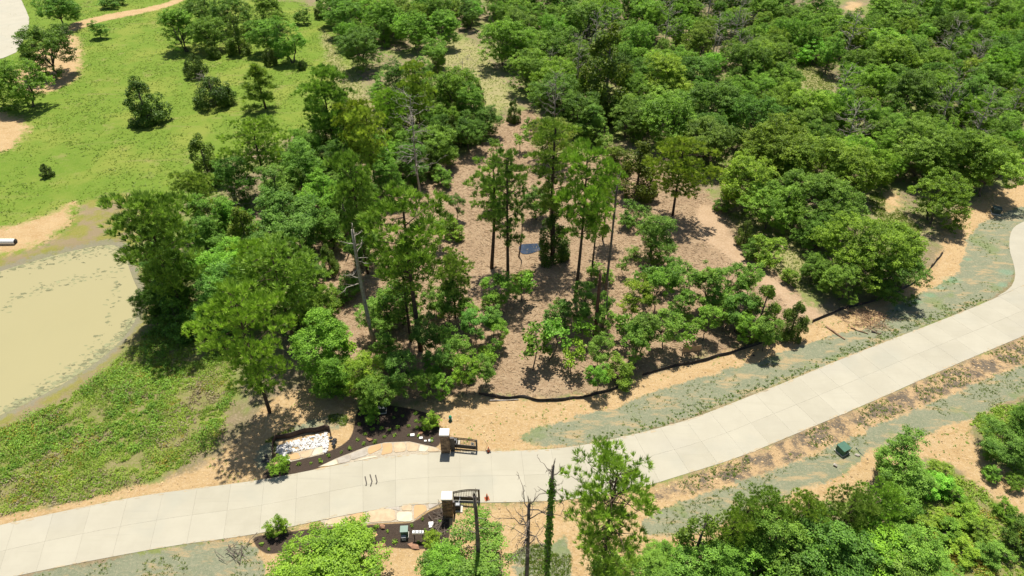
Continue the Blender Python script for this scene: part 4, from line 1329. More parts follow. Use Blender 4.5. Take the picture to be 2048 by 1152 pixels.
# --- bottom edge
B('airy_pine', 1205, 1176, 946, 225, 'bright', 'large pine at the bottom edge with airy crown over the verge')
B('snag_tall', 1092, 1175, 936, 60, 'mid', 'ivy-wrapped dead trunk reaching across the road at bottom')
B('dead_dark', 1052, 1185, 1012, 170, 'mid', 'dark bare dead tree left of the ivy-wrapped trunk')
B('snag_dark', 957, 1150, 988, 20, 'mid', 'dark branchless snag in front of the near gate leaf')
C('ornamental', 660, 1120, 245, 'yellow', 4.6, 'spreading yellow-green tree below the lower planting bed')
C('hardwood', 935, 1115, 175, 'mid', 6.0, 'open leafy tree around the foot of the dark snag')
C('hardwood', 885, 1135, 120, 'bright', 5, 'bright leafy tree just below the lower bed corner')
C('spindly', 1402, 1075, 110, 'mid', 9, 'spindly conifer with see-through crown at the bottom edge')
for x, y, w_, tn in ((1525, 1020, 95, 'mid'), (1485, 1045, 75, 'mid'), (1605, 1025, 80, 'bright'), (1690, 1020, 90, 'mid'), (1760, 1005, 85, 'bright'), (1455, 1068, 70, 'bright')): C('airy_pine', x, y + 8, w_ * 1.1, tn, 7.5)
for x, y, w_, tn, h_ in ((1640, 1095, 190, 'dark', 7), (1560, 1080, 130, 'mid', 7), (1725, 1115, 170, 'yellow', 6.5), (1825, 1095, 140, 'mid', 6), (1395, 1140, 140, 'mid', 5.5), (1310, 1150, 110, 'mid', 5), (1505, 1150, 170, 'bright', 5.5),
                         (1620, 1160, 150, 'mid', 5), (1800, 1150, 160, 'mid', 5), (1880, 1150, 90, 'mid', 3.5), (1245, 1150, 120, 'mid', 4), (1335, 1120, 90, 'bright', 4), (1450, 1120, 110, 'mid', 6)): C('hardwood', x, y, w_, tn, h_)
for x, y, w_, tn in ((1650, 1040, 75, 'mid'), (1725, 1030, 70, 'bright'), (1800, 1010, 80, 'mid'), (1560, 1040, 70, 'mid')): C('slim_tree', x, y, w_, tn, 6)
C('hardwood', 1815, 928, 125, 'mid', 6.5, 'leafy tree standing right of the green transformer')
C('shrub', 1860, 965, 75, 'bright', 2.2, 'low bright shrub just right of the transformer side tree')
C('hardwood', 2012, 878, 95, 'dark', 4.5, 'dark leafy tree at the right edge below the road')
C('hardwood', 2052, 838, 85, 'dark', 6, 'dark tree cut by the right edge below the road')
for x, y, w_, tn in ((1880, 945, 55, 'yellow'), (1905, 985, 50, 'bright'), (1930, 1030, 60, 'yellow'), (1965, 1060, 55, 'olive'), (1990, 1105, 70, 'mid'), (2010, 1020, 45, 'yellow'), (1850, 1030, 70, 'yellow'), (1895, 1060, 60, 'bright'), (1925, 1100, 60, 'yellow'), (2030, 960, 40, 'olive'), (1985, 945, 36, 'mid')): C('shrub', x, y, w_, tn, 1.6)
C('shrub', 2040, 1075, 70, 'dark', 3, 'dark shrub cut by the right edge near the bottom corner')
# --- planting-bed shrubs
for x, y, w_, lb in ((557, 928, 42, 'bright shrub at the road edge left of the basin'), (860, 842, 37, 'bright shrub just above the far gate pillar'), (737, 822, 44, 'bright leafy shrub at the left of the upper bed'), (862, 1078, 40, 'bright round shrub beside the meter stand'),
                     (552, 1052, 44, 'bright shrub at the left tip of the lower bed')): C('shrub', x, y, w_, 'yellow' if x != 737 else 'bright', None, lb, 1.15)
# --- leafy trees, saplings of the clearing
for k, x, y, w_, tn, lb in (
    ('hardwood', 638, 690, 135, 'bright', 'bright leafy tree left of the bleached snag foot'), ('hardwood', 722, 742, 90, 'yellow', 'yellow-green leafy tree above the upper bed'),
    ('slim_tree', 800, 740, 80, 'dark', 'dark leafy tree at the foot of the largest bright pine'), ('hardwood', 866, 760, 80, 'mid', None), ('hardwood', 948, 738, 88, 'yellow', 'bushy yellow-green tree at the left end of the slumped fence'),
    ('hardwood', 578, 428, 130, 'blue', 'blue-green leafy tree in the pond wood'), ('cedar', 656, 520, 46, 'mid', 'small pointed cedar at the left edge of the clearing'), ('hardwood', 872, 660, 110, 'dark', 'dark leafy tree right of the largest pine trunk'),
    ('hardwood', 965, 645, 85, 'blue', 'blue-green leafy tree left of the open chips'), ('hardwood', 915, 600, 95, 'mid', None), ('round_pine', 905, 555, 90, 'mid', None), ('hardwood', 995, 572, 70, 'bright', 'bright bush at the foot of the twin pines'),
    ('sapling', 1043, 562, 55, 'bright', 'bright sapling right of the twin pines'), ('sapling', 1066, 685, 82, 'mid', 'crooked sapling, left of the pair with shadows on chips'), ('sapling', 1098, 665, 80, 'mid', 'sapling, right of the pair with shadows on chips'),
    ('sapling', 1163, 662, 50, 'bright', 'bright round sapling left of the reddish snag'), ('sapling', 1144, 705, 60, 'yellow', 'yellow-green sapling nearest the fence with open chips around'), ('hardwood', 1185, 590, 80, 'mid', None), ('hardwood', 1135, 630, 85, 'dark', None),
    ('hardwood', 1203, 692, 62, 'mid', 'leafy tree under the reddish snag'), ('hardwood', 1198, 748, 52, 'bright', None), ('shrub', 1236, 745, 66, 'olive', 'olive shrub touching the right end of the slumped fence'), ('hardwood', 1290, 590, 100, 'yellow', 'yellow-green leafy tree in the right of the clearing'),
    ('hardwood', 1310, 660, 110, 'mid', 'leafy tree left of the wooden sign'), ('hardwood', 1275, 680, 70, 'mid', None), ('sapling', 1300, 545, 60, 'dark', None), ('sapling', 1325, 550, 50, 'mid', None), ('sapling', 1376, 664, 54, 'mid', 'small leafy sapling right behind the wooden sign'),
    ('hardwood', 1395, 565, 110, 'mid', None), ('hardwood', 1432, 635, 85, 'bright', None), ('hardwood', 1480, 560, 100, 'mid', None), ('hardwood', 1440, 590, 80, 'mid', None), ('cedar', 1525, 625, 88, 'bright', None), ('hardwood', 1485, 610, 70, 'dark', None),
    ('cedar', 1590, 640, 60, 'mid', 'small cedar at the silt fence gap'), ('cedar', 1492, 465, 38, 'mid', 'little pointed cedar on grass right of the dirt track'), ('shrub', 1540, 500, 70, 'olive', None), ('shrub', 1500, 498, 40, 'mid', None), ('shrub', 1582, 552, 40, 'olive', None),
    ('hardwood', 1310, 468, 95, 'mid', 'leafy tree at the edge of the large pine shadow'), ('shrub', 1270, 430, 60, 'dark', None), ('shrub', 1445, 410, 34, 'mid', None),
    ('hardwood', 1075, 400, 60, 'dark', None), ('sapling', 1040, 270, 40, 'mid', None), ('sapling', 1065, 245, 30, 'mid', None), ('cedar', 1028, 222, 32, 'mid', None), ('sapling', 985, 290, 40, 'mid', None),
    ('shrub', 1235, 310, 50, 'olive', None), ('shrub', 1200, 270, 55, 'mid', None), ('shrub', 1160, 255, 50, 'mid', None)):
    if k == 'hardwood' and x > 850 and y > 500 and w_ < 120:
        C('slim_tree', x - (0 if w_ < 75 else .20 * w_), y, w_ * (.95 if w_ < 75 else .68), tn, None, lb)
        if w_ >= 75: C('slim_tree', x + .24 * w_, y + random.uniform(-.15, .25) * w_, w_ * random.uniform(.5, .66), random.choice(['mid', tn, 'bright']))
    else: C(k, x, y, w_, tn, None, lb)
r_ = random.Random(4)
for i in range(30):
    x, y = r_.choice([(r_.uniform(640, 780), r_.uniform(440, 780)), (r_.uniform(860, 1000), r_.uniform(560, 770)), (r_.uniform(1000, 1260), r_.uniform(480, 640)), (r_.uniform(870, 1010), r_.uniform(330, 470))])
    C(r_.choice(['shrub', 'sapling', 'sapling', 'slim_tree']), x, y, r_.uniform(26, 48), r_.choice(['mid', 'dark', 'olive', 'bright']))
# --- pond wood
for k, x, y, w_, tn in (('hardwood', 432, 432, 95, 'mid'), ('cedar', 492, 478, 90, 'olive'), ('hardwood', 428, 520, 110, 'bright'), ('hardwood', 445, 585, 130, 'blue'), ('shrub', 352, 640, 90, 'dark'), ('dead_bush', 482, 398, 60, 'mid'),
                        ('hardwood', 600, 325, 100, 'mid'), ('hardwood', 548, 372, 95, 'mid'), ('hardwood', 640, 385, 90, 'bright'), ('hardwood', 460, 350, 90, 'dark'), ('round_pine', 520, 545, 110, 'bright'), ('shrub', 330, 600, 80, 'dark'), ('shrub', 405, 625, 70, 'olive'),
                        ('hardwood', 640, 610, 80, 'olive'), ('shrub', 690, 575, 60, 'dark'), ('hardwood', 755, 620, 80, 'mid'), ('shrub', 590, 620, 90, 'dark'), ('hardwood', 730, 480, 80, 'dark'), ('hardwood', 700, 420, 70, 'dark'), ('shrub', 510, 610, 80, 'mid'), ('shrub', 770, 700, 70, 'mid'),
                        ('hardwood', 470, 440, 80, 'bright'), ('hardwood', 612, 540, 80, 'dark'), ('hardwood', 540, 480, 100, 'dark'), ('hardwood', 800, 600, 80, 'dark')): C(k, x, y, w_, tn)
for k, x, y, w_, tn in (('hardwood', 318, 520, 90, 'dark'), ('hardwood', 345, 560, 100, 'mid'), ('hardwood', 310, 455, 80, 'mid'), ('hardwood', 395, 470, 90, 'mid'), ('hardwood', 300, 610, 70, 'dark'), ('shrub', 440, 650, 70, 'mid'), ('hardwood', 660, 740, 90, 'bright'),
                        ('hardwood', 760, 770, 90, 'mid'), ('slim_tree', 915, 700, 60, 'mid'), ('slim_tree', 880, 720, 60, 'dark'), ('slim_tree', 1350, 540, 50, 'mid'), ('slim_tree', 1365, 610, 55, 'mid'), ('slim_tree', 1540, 655, 60, 'mid'), ('slim_tree', 1500, 650, 55, 'bright'),
                        ('hardwood', 660, 450, 70, 'mid'), ('sapling', 1250, 640, 60, 'mid'), ('sapling', 690, 690, 70, 'yellow'), ('sapling', 780, 520, 60, 'mid'), ('shrub', 660, 660, 50, 'olive'), ('slim_tree', 1205, 640, 50, 'mid')): C(k, x, y, w_, tn)
# --- meadow
for k, x, y, w_, tn, h_, lb in (('cedar', 283, 202, 86, 'dark', 9.5, 'big dark cedar alone in the middle of the meadow'), ('cedar_round', 425, 184, 82, 'dark', 6, 'round dome-shaped cedar right of the big meadow cedar'),
                                ('cedar_round', 388, 133, 48, 'dark', 5, 'small round cedar behind the dome-shaped cedar'), ('young_pine', 522, 175, 80, 'mid', 9, 'bushy young pine in the meadow right of the dome cedar'), ('cedar_round', 538, 113, 32, 'dark', 4, 'small cedar behind the bushy meadow pine'),
                                ('cedar_round', 602, 130, 18, 'dark', 2.2, 'tiny cedar right of the bushy meadow pine'), ('cedar', 425, 100, 30, 'mid', 4.5, 'little cedar at the front of the far oak clump'), ('hardwood', 195, 56, 36, 'mid', 4.5, 'small tree below the bend of the dirt track'),
                                ('cedar', 90, 340, 27, 'dark', 2.5, 'tiny dark bush alone low in the meadow'), ('oak', 88, 85, 120, 'dark', None, 'dark oak beside the pale driveway'), ('oak', 28, 152, 115, 'mid', None, 'oak cut by the left edge below the driveway'), ('oak', 110, 8, 85, 'dark', None, 'dark oak at top left between driveway and track'),
                                ('shrub', 225, 2, 50, 'dark', 3.5, 'dark shrub above the dirt track at the top edge'), ('dead_bush', 408, 158, 34, 'mid', 2, 'pale bare bush against the dome-shaped cedar'), ('dead_bush', 440, 95, 26, 'mid', 2.2, 'pale bare bush beside the little cedar')): C(k, x, y, w_, tn, h_, lb)
for k, x, y, w_, tn in (('oak', 357, 48, 95, 'mid'), ('oak', 418, 60, 75, 'mid'), ('cedar', 472, 72, 52, 'mid'), ('oak', 528, 62, 80, 'mid'), ('hardwood', 575, 72, 68, 'bright'), ('oak', 460, 18, 80, 'dark'), ('oak', 395, 12, 70, 'dark'), ('oak', 530, 14, 80, 'mid'), ('shrub', 605, 32, 34, 'dark'), ('cedar', 638, 18, 26, 'dark'),
                        ('oak', 718, 88, 95, 'dark'), ('oak', 690, 25, 85, 'dark'), ('oak', 765, 25, 85, 'bright'), ('oak', 825, 50, 85, 'bright'), ('oak', 885, 50, 80, 'mid'), ('hardwood', 870, 95, 55, 'mid'), ('hardwood', 790, 150, 62, 'dark'), ('hardwood', 835, 145, 60, 'mid'), ('hardwood', 760, 180, 55, 'mid'), ('cedar', 872, 130, 24, 'mid'), ('cedar', 882, 112, 20, 'mid'),
                        ('hardwood', 925, 170, 60, 'mid'), ('hardwood', 945, 205, 75, 'bright'), ('dead_bush', 925, 140, 50, 'mid')): C(k, x, y, w_, tn)
# --- front oaks of the big wood
for k, x, y, w_, tn in (('oak', 1008, 75, 105, 'bright'), ('oak', 1060, 130, 100, 'bright'), ('oak', 1040, 45, 90, 'mid'), ('oak', 1115, 85, 100, 'mid'), ('oak', 1170, 40, 100, 'mid'), ('oak', 1110, 185, 110, 'dark'), ('oak', 1160, 215, 100, 'dark'), ('cedar', 1215, 150, 125, 'olive'), ('oak', 1260, 230, 90, 'dark'),
                        ('oak', 1345, 225, 135, 'mid'), ('oak', 1330, 150, 120, 'olive'), ('oak', 1430, 200, 110, 'dark'), ('oak', 1420, 275, 120, 'mid'), ('oak_large', 1550, 300, 200, 'olive'), ('oak_large', 1660, 330, 210, 'olive'), ('oak', 1500, 350, 130, 'olive'), ('oak', 1545, 400, 120, 'mid'), ('oak_large', 1640, 400, 190, 'mid'),
                        ('oak_large', 1752, 500, 225, 'olive'), ('oak', 1690, 555, 95, 'mid'), ('oak', 1632, 530, 70, 'mid'), ('oak', 1800, 540, 120, 'dark'), ('oak_large', 1930, 310, 190, 'olive'), ('oak_large', 1860, 300, 170, 'mid'), ('oak', 1890, 385, 120, 'olive'), ('oak', 1990, 330, 130, 'pale'), ('oak', 1640, 455, 90, 'dark'),
                        ('hardwood', 1582, 385, 55, 'bright'), ('hardwood', 1185, 235, 60, 'mid'), ('hardwood', 1255, 200, 60, 'olive'), ('shrub', 1630, 105, 62, 'bright')): C(k, x, y, w_, tn)
for x, y, w_ in ((1195, 70, 60), (1335, 45, 60), (1480, 85, 60), (1700, 75, 70), (1905, 90, 70), (1900, 195, 60), (1160, 120, 60), (1110, 200, 60), (1475, 40, 60), (2040, 190, 50)): C('dead', x, y, w_, 'mid', 12.5)
LANDOAK = len(TREES)

# --- the rest of the wood, planted where the photo shows closed canopy
def fill(polys, holes, kinds, gap, seed):
    r = np.random.default_rng(seed)
    for px in polys:
        poly = np.array([at2(*q) for q in px])
        lo, hi = poly.min(0), poly.max(0)
        for _ in range(4200):
            q = r.uniform(lo, hi)
            if not inside(q[None], poly)[0]: continue
            pp = proj((q[0], q[1], 4))
            if pp[1] < -4 or pp[0] > 2068 or pp[0] < -20: continue
            if any((pp[0] - hx) ** 2 + ((pp[1] - hy) * 1.3) ** 2 < hr * hr for hx, hy, hr in holes): continue
            k = kinds[r.integers(len(kinds))]
            Rc = PROTO[k][0][1] * r.uniform(.6, 1.2)
            if any((q[0] - t[1]) ** 2 + (q[1] - t[2]) ** 2 < (gap * (Rc + t[4])) ** 2 for t in TREES): continue
            tn = r.choice(['mid', 'mid', 'mid', 'bright', 'bright', 'olive', 'dark', 'pale']) if k != 'cedar' else 'mid'
            TREES.append([k, q[0], q[1], PROTO[k][0][0] * (Rc / PROTO[k][0][1]) ** .7 * r.uniform(.8, 1.25), Rc, tn, None])
fill([[(975, -10), (2080, -10), (2080, 330), (1980, 345), (1850, 330), (1760, 380), (1650, 430), (1560, 420), (1450, 345), (1300, 290), (1090, 215), (1030, 160)]],
     [(1640, 150, 52), (1602, 110, 34), (1712, 15, 40), (1780, 400, 60), (1030, 205, 46), (1760, 210, 34), (1265, 212, 26), (1480, 60, 22), (1900, 200, 22)], ['oak', 'oak', 'oak', 'oak', 'oak', 'oak', 'oak', 'oak', 'oak', 'oak', 'hardwood', 'hardwood', 'hardwood', 'dead'], .56, 21)
fill([[(650, 0), (960, 0), (950, 60), (880, 75), (700, 110), (680, 60)]], [], ['oak', 'oak', 'hardwood'], .66, 22)
fill([[(560, 345), (700, 260), (770, 230), (860, 205), (960, 235), (1000, 280), (900, 335), (850, 370), (740, 430), (640, 445), (560, 440)]], [(870, 345, 40), (735, 215, 40)], ['hardwood', 'hardwood', 'oak', 'round_pine', 'hardwood', 'cedar'], .60, 23)

# --- labels: what sets each apart; else its place in the photo
SIZEW = lambda k, Rc: ('small ' if Rc < PROTO[k][0][1] * .7 else 'large ' if Rc > PROTO[k][0][1] * 1.15 else '')
LAND = [(270, 590, 'the muddy pond'), (1065, 496, 'the puddle'), (1380, 705, 'the wooden sign'), (940, 140, 'the dry grass clearing'), (1738, 640, 'the brush pile'), (1683, 900, 'the green transformer'), (1990, 421, 'the dark utility box'),
        (748, 620, 'the bleached snag'), (835, 330, 'the bare grey dead trees'), (1213, 470, 'the tall dark snag'), (1092, 1040, 'the ivy-wrapped trunk'), (283, 205, 'the big meadow cedar'), (650, 120, 'the faint grass track'), (1440, 470, 'the dirt track'),
        (838, 500, 'the largest bright pine'), (1640, 150, 'the small grassy gap'), (1780, 400, 'the sandy gap by the verge oak'), (1712, 14, 'the sandy patch at the top edge'), (1030, 205, 'the narrow neck of the clearing'), (1215, 160, 'the tall olive cedar'),
        (1752, 498, 'the big round verge oak'), (1582, 385, 'the bright bush among the oaks'), (2040, 20, 'the top right corner'), (2040, 300, 'the right edge of the wood'), (965, 20, 'the gap dividing the far wood'), (1815, 928, 'the tree by the transformer'),
        (1402, 1060, 'the spindly conifer'), (1640, 1095, 'the dark leafy tree at bottom'), (578, 428, 'the blue-green leafy tree'), (672, 230, 'the meadow-edge pine'), (1195, 590, 'the reddish broken snag'), (425, 100, 'the little far cedar'), (355, 590, 'the pond pine trunk'),
        (1480, 85, 'the bare tree at upper middle'), (1700, 75, 'the bare tree near the top sand'), (1905, 90, 'the bare tree far upper right'), (1345, 360, 'the olive shadow-casting pine'), (1900, 195, 'the bare tree amid right oaks'), (1335, 45, 'the bare tree at top centre-right'),
        (1550, 300, 'the left broad olive oak'), (1930, 310, 'the right broad olive oak'), (1430, 200, 'the dark oak amid the wood')]
used = set()
ORD = ['', ', second one out', ', third one out', ', fourth one out', ', fifth one out', ', sixth one out', ', seventh one out', ', eighth one out']
def rel_label(look, px, py, land, near_d=45, far_d=105):
    best = sorted(land, key=lambda L_: (L_[0] - px) ** 2 + (L_[1] - py) ** 2)
    best = [L_ for L_ in best if not (math.hypot(L_[0] - px, L_[1] - py) < 6)]
    first = None
    for L_ in best[:7]:
        dx, dy = px - L_[0], py - L_[1]
        d = math.hypot(dx, dy)
        h_ = 'right' if dx > 0 else 'left'
        v_ = 'in front' if dy > 0 else 'behind'
        if abs(dx) > 2.2 * abs(dy): rel = h_
        elif abs(dy) > 2.2 * abs(dx): rel = v_
        else: rel = f'{v_} and {h_}'
        near = ('just ' if d < near_d else 'well ' if d > far_d else '') if len(look.split()) < 4 or len(L_[2].split()) < 6 else ''
        lb = f"{look} {near}{rel}{'' if rel == 'behind' else ' of'} {L_[2]}"
        if lb not in used: break
        first = first or lb
    else: lb = first
    for o_ in ORD:
        if lb + o_ not in used: lb += o_; break
    if len(lb.split()) > 16: lb = lb.replace(' and right of', ' of').replace(' and left of', ' of')
    used.add(lb)
    return lb
def auto_label(t):
    k, x, y, h, Rc, tone, _ = t
    px, py = proj((x, y, h * CZ.get(k, .6)))
    bare = k.startswith(('dead', 'snag', 'pole'))
    look = (('' if bare else TWORD[tone] + ' ') + SIZEW(k, Rc) + WORD[k]).strip()
    return rel_label(look, px, py, LAND)
GROUP = {'oak_tree': 'oaks of the surrounding wood', 'leafy_tree': 'leafy trees around the clearing and wood', 'pine_tree': 'pines around the clearing', 'young_pine': 'young pines', 'cedar_tree': 'cedars of the meadow and wood', 'sapling': 'saplings on the wood chips',
         'shrub': 'green shrubs', 'dead_tree': 'bare dead trees', 'dead_snag': 'dead snags', 'dead_bush': 'bare bushes'}
def plant():
    cnt = {}
    r = np.random.default_rng(99)
    for t in TREES:
        if t[6]: used.add(t[6])
    for t in TREES:
        k, x, y, h, Rc, tone, lb = t
        if not lb: lb = auto_label(t)
        used.add(lb)
        var = PROTO[k]
        i = cnt.get(k, 0)
        cnt[k] = i + 1
        ph, pr, parts = var[i % len(var)]
        nm = NAME[k]
        z = float(ground_z(np.array([[x, y]]))[0])
        cat = CAT.get(k, 'shrub' if nm == 'shrub' else 'dead tree' if nm.startswith('dead') else 'tree')
        root = empty(nm, (x, y, z), lb, cat, GROUP.get(nm), r.uniform(0, 6.28))
        if k.startswith(('snag', 'pole')): sxy = h / ph
        elif k.startswith('dead'): sxy = Rc / pr
        else: sxy = Rc / pr
        tw = np.array(TONE[tone]) * (1 + r.normal(0, .04, 3)) * (1 + r.normal(0, .09))
        for pn, me in parts:
            o = obj(pn, me, root)
            o.scale = (sxy, sxy, h / ph)
            if pn == 'trunk' and not k.startswith(('dead', 'snag', 'pole')):
                s = min(1.6, h / ph); o.scale = (sxy, sxy, h / ph)
            if pn == 'crown': o.color = (*tw, 1)
        t.append(root)
plant()
# ivy on the trunk at the bottom edge
for t in TREES:
    if t[6] and t[6].startswith('ivy-wrapped'):
        r = np.random.default_rng(3)
        n_ = 1150
        u = r.uniform(.03, .90, n_) ** .9
        an = r.uniform(0, 6.28, n_)
        q = t[3] / 18.0
        tm = [c for c in t[7].children if c.name.startswith('trunk')][0].data
        co = np.array([v.co for v in tm.vertices])[:64].reshape(8, 8, 3).mean(1)
        zq = u * t[3]
        cx = np.interp(zq / q, co[:, 2], co[:, 0]) * q
        cy = np.interp(zq / q, co[:, 2], co[:, 1]) * q
        rad = .17 * q * (1 - .3 * u) + np.abs(r.normal(0, .11, n_))
        e = np.stack([np.cos(an), np.sin(an), np.zeros(n_)], 1)
        a = Acc()
        leaves(a, np.stack([cx, cy, zq], 1) + e * rad[:, None], e + r.normal(0, .5, (n_, 3)) + (0, 0, .4), .26, .2, np.clip(r.normal(.35, .25, n_), 0, 1), r)
        obj('ivy', a.mesh('ivy', M['leaf']), t[7])

# ------------------------------------------------------------------ small plants set in the beds
def tuft_mesh(name, seed, n_, Rr, hh, mat, L=.2):
    r = np.random.default_rng(seed)
    a = Acc()
    e = unit(r.normal(size=(n_, 3)) * (1, 1, .6) + (0, 0, .5))
    leaves(a, e * Rr * r.random((n_, 1)) ** .5 * (1, 1, hh / Rr), e + r.normal(0, .4, (n_, 3)), L, L * .5, np.clip(r.normal(.45, .2, n_), 0, 1), r)
    return a.mesh(name, M[mat])
BT = [tuft_mesh('bed_plant', s, 34, .24, .34, 'leaf', .2) for s in range(3)]
def bed_plants():
    r = np.random.default_rng(12)
    done = []
    BEDLAND = [(739, 880, 'the brown boulder'), (841, 868, 'the reddish bed boulder'), (600, 890, 'the stone basin'), (892, 895, 'the far gate pillar'), (765, 822, 'the dark green bed box'), (860, 842, 'the shrub above the far pillar'), (737, 822, 'the leafy shrub of the upper bed'),
               (557, 930, 'the road-edge shrub by the basin'), (825, 871, 'the highest white plate'), (790, 845, 'the middle of the upper bed'), (690, 900, 'the narrow waist of the upper bed'), (810, 1065, 'the green cabinet'), (838, 1075, 'the meter stand'), (766, 1055, 'the top reddish boulder'), (746, 1071, 'the forked tan stone'),
               (760, 1091, 'the long red boulder'), (828, 1093, 'the flat red boulder'), (862, 1078, 'the round shrub of the lower bed'), (897, 1030, 'the near gate pillar'), (552, 1052, 'the shrub at the lower bed tip')]
    for poly, n_, word in ((ZW['bed'][0], 62, 'upper'), (ZW['bed'][1], 34, 'lower')):
        k = 0
        for q in scatter_in(poly, 900, r):
            if k >= n_: break
            if any(np.sum((q - d) ** 2) < .85 for d in done): continue
            if sdist(q[None], poly)[0] > -.35 or sdist(q[None], ROAD_POLY)[0] < .4 or min(sdist(q[None], f)[0] for f in FLAT) < .3: continue
            px, py = proj((q[0], q[1], 0))
            if any((px - x) ** 2 + (py - y) ** 2 < 500 for x, y in ((557, 940), (860, 850), (737, 830), (862, 1085), (765, 822), (810, 1070))): continue
            if word == 'lower' and px < 690 and px > 540: continue
            done.append(q)
            o = obj('bed_plant', BT[k % 3], None, (q[0], q[1], float(ground_z(q[None])[0]) + .02))
            s = r.uniform(.7, 1.25)
            o.scale = (s, s, s * r.uniform(.7, 1.1))
            o.rotation_euler = (0, 0, r.uniform(0, 6.28))
            c = r.uniform(.8, 1.3)
            o.color = (c * 1.2, c * 1.05, c * 1.1, 1)
            lb = rel_label(random.choice(('small', 'low', 'little')) + ' green bed plant', px, py, BEDLAND)
            tag(o, lb, 'plant', f'small plants in the {word} bed')
            k += 1
bed_plants()

# ------------------------------------------------------------------ ground stuff nobody could count
def in_zone(key, n_, r, polys=None, keep=.55, extra=None):
    out = []
    for poly in (polys or ZW[key]):
        q = scatter_in(poly, max(10, int(n_)), r)
        ok = sdist(q, ROAD_POLY) > .1
        ok &= sdist(q, POND_W) > .6
        i0 = LAYERS.index(key)
        for kk in LAYERS[i0 + 1:]: ok &= zmask(q, kk) < .5
        for f in FLAT: ok &= sdist(q, f) > .05
        out.append(q[ok])
    return np.vstack(out)
def blades(name, q, n_, hh, w, mat, label, cat, r, lean=.5):
    k = len(q)
    z = ground_z(q)
    c = np.repeat(np.column_stack([q, z]), n_, 0) + r.normal(0, .5, (k * n_, 3)) * (hh * .5, hh * .5, 0)
    d = unit(r.normal(size=(k * n_, 3)) * (lean, lean, 0) + (0, 0, 1)) * hh * r.uniform(.5, 1.2, (k * n_, 1))
    p = unit(np.cross(d, r.normal(size=(k * n_, 3)))) * w * .5
    v = np.stack([c - p, c + p, c + d], 1).reshape(-1, 3)
    a = Acc().add(v, np.arange(3 * k * n_).reshape(-1, 3), np.repeat(np.clip(np.repeat(vnoise(q, 3.5, 8) * .6 + vnoise(q, 14, 9) * .5 - .05, n_) + r.normal(0, .2, k * n_), 0, 1), 3))
    return tag(obj(name, a.mesh(name, M[mat])), label, cat, None, 'stuff')
def bushlets(name, q, per, rad, mat, label, cat, r, L=.2, hs=.7):
    k = len(q)
    z = ground_z(q)
    s = rad * (.35 + 1.1 * vnoise(q, 2.2, 14)) * r.uniform(.6, 1.3, k)
    e = unit(r.normal(size=(k * per, 3)) * (1, 1, .8) + (0, 0, .5))
    c = np.repeat(np.column_stack([q, z]), per, 0) + e * np.repeat(s, per)[:, None] * (1, 1, hs) * r.random((k * per, 1)) ** .4
    t = np.clip(np.repeat(.25 + vnoise(q, 1.6, 17) * .5 + r.normal(0, .12, k), per) + r.normal(0, .18, k * per), 0, 1)
    a = Acc()
    leaves(a, c, e + r.normal(0, .5, (k * per, 3)) + (0, 0, .4), L * r.uniform(.6, 1.3, k * per), L * .55, t, r)
    return tag(obj(name, a.mesh(name, M[mat])), label, cat, None, 'stuff')
r = np.random.default_rng(31)
q = in_zone('meadow', 60000, r)
g = vnoise(q, 5, 61) * .6 + vnoise(q, 1.6, 62) * .5
blades('meadow_grass', q[g > .52], 4, .24, .07, 'grass_blade', 'bright green meadow grass growing across the open field', 'grass', r, .9)
q = in_zone('meadow', 26000, r)
g = vnoise(q, 6, 63) * .55 + vnoise(q, 2.0, 64) * .55
bushlets('meadow_weeds', q[g > .52], 6, .30, 'grass_blade', 'low leafy weeds mottling the meadow', 'weeds', r, .26, .5)
q = in_zone('weeds', 5200, r, ZW['weeds'][:1])
g = vnoise(q, 3.2, 41) * .6 + vnoise(q, 1.2, 42) * .5
bushlets('bank_weeds', q[g > .36], 26, .55, 'weed_leaf', 'thick green weeds on the bank between pond and road', 'weeds', r, .16, .9)
q = in_zone('weeds', 900, r, ZW['weeds'][:1])
g = vnoise(q, 4.0, 51)
bushlets('bank_scrub', q[g > .55], 46, .95, 'leaf', 'darker taller scrub in patches on the weedy bank', 'scrub', r, .24, .85)
q = in_zone('weeds', 2600, r, ZW['weeds'][:1])
bushlets('dry_scrub', q[(vnoise(q, 3.0, 52) > .68)], 16, .5, 'dry_leaf', 'dry tan scrub between the green weeds of the bank', 'scrub', r, .2, .7)
q2 = in_zone('weeds', 900, r, ZW['weeds'][1:])
bushlets('bottom_weeds', q2, 24, .45, 'weed_leaf', 'green weeds on the ground at the lower right', 'weeds', r, .22)
q = in_zone('weeds', 1000, r, ZW['weeds'][:2])
q = q[(vnoise(q, 2.4, 43) > .62)]
bushlets('yellow_weeds', q, 22, .62, 'yellow_leaf', 'yellow-orange flowering weeds among the green bank weeds', 'weeds', r, .2)
q = in_zone('dry_grass', 1500, r)
blades('dry_grass', q, 4, .3, .08, 'grass_blade', 'thin dry grass in the woodland clearings', 'grass', r, .8)
def in_forest(n_, r):
    poly = np.array([at2(*p) for p in [(640, 20), (2060, 20), (2060, 400), (1640, 600), (1440, 400), (1050, 250), (900, 330), (640, 620), (320, 640), (420, 330)]])
    q = scatter_in(poly, n_, r)
    for kk in LAYERS: q = q[zmask(q, kk) < .5]
    return q
bushlets('undergrowth', in_forest(5500, r), 12, .6, 'leaf', 'low green undergrowth on the forest floor', 'undergrowth', r, .3)
q = in_zone('seeded', 1500, r)
q = q[vnoise(q, 2.2, 45) > .55]
blades('sprouting_grass', q, 5, .22, .06, 'grass_blade', 'sparse new grass sprouting on the seeded verges', 'grass', r, .8)
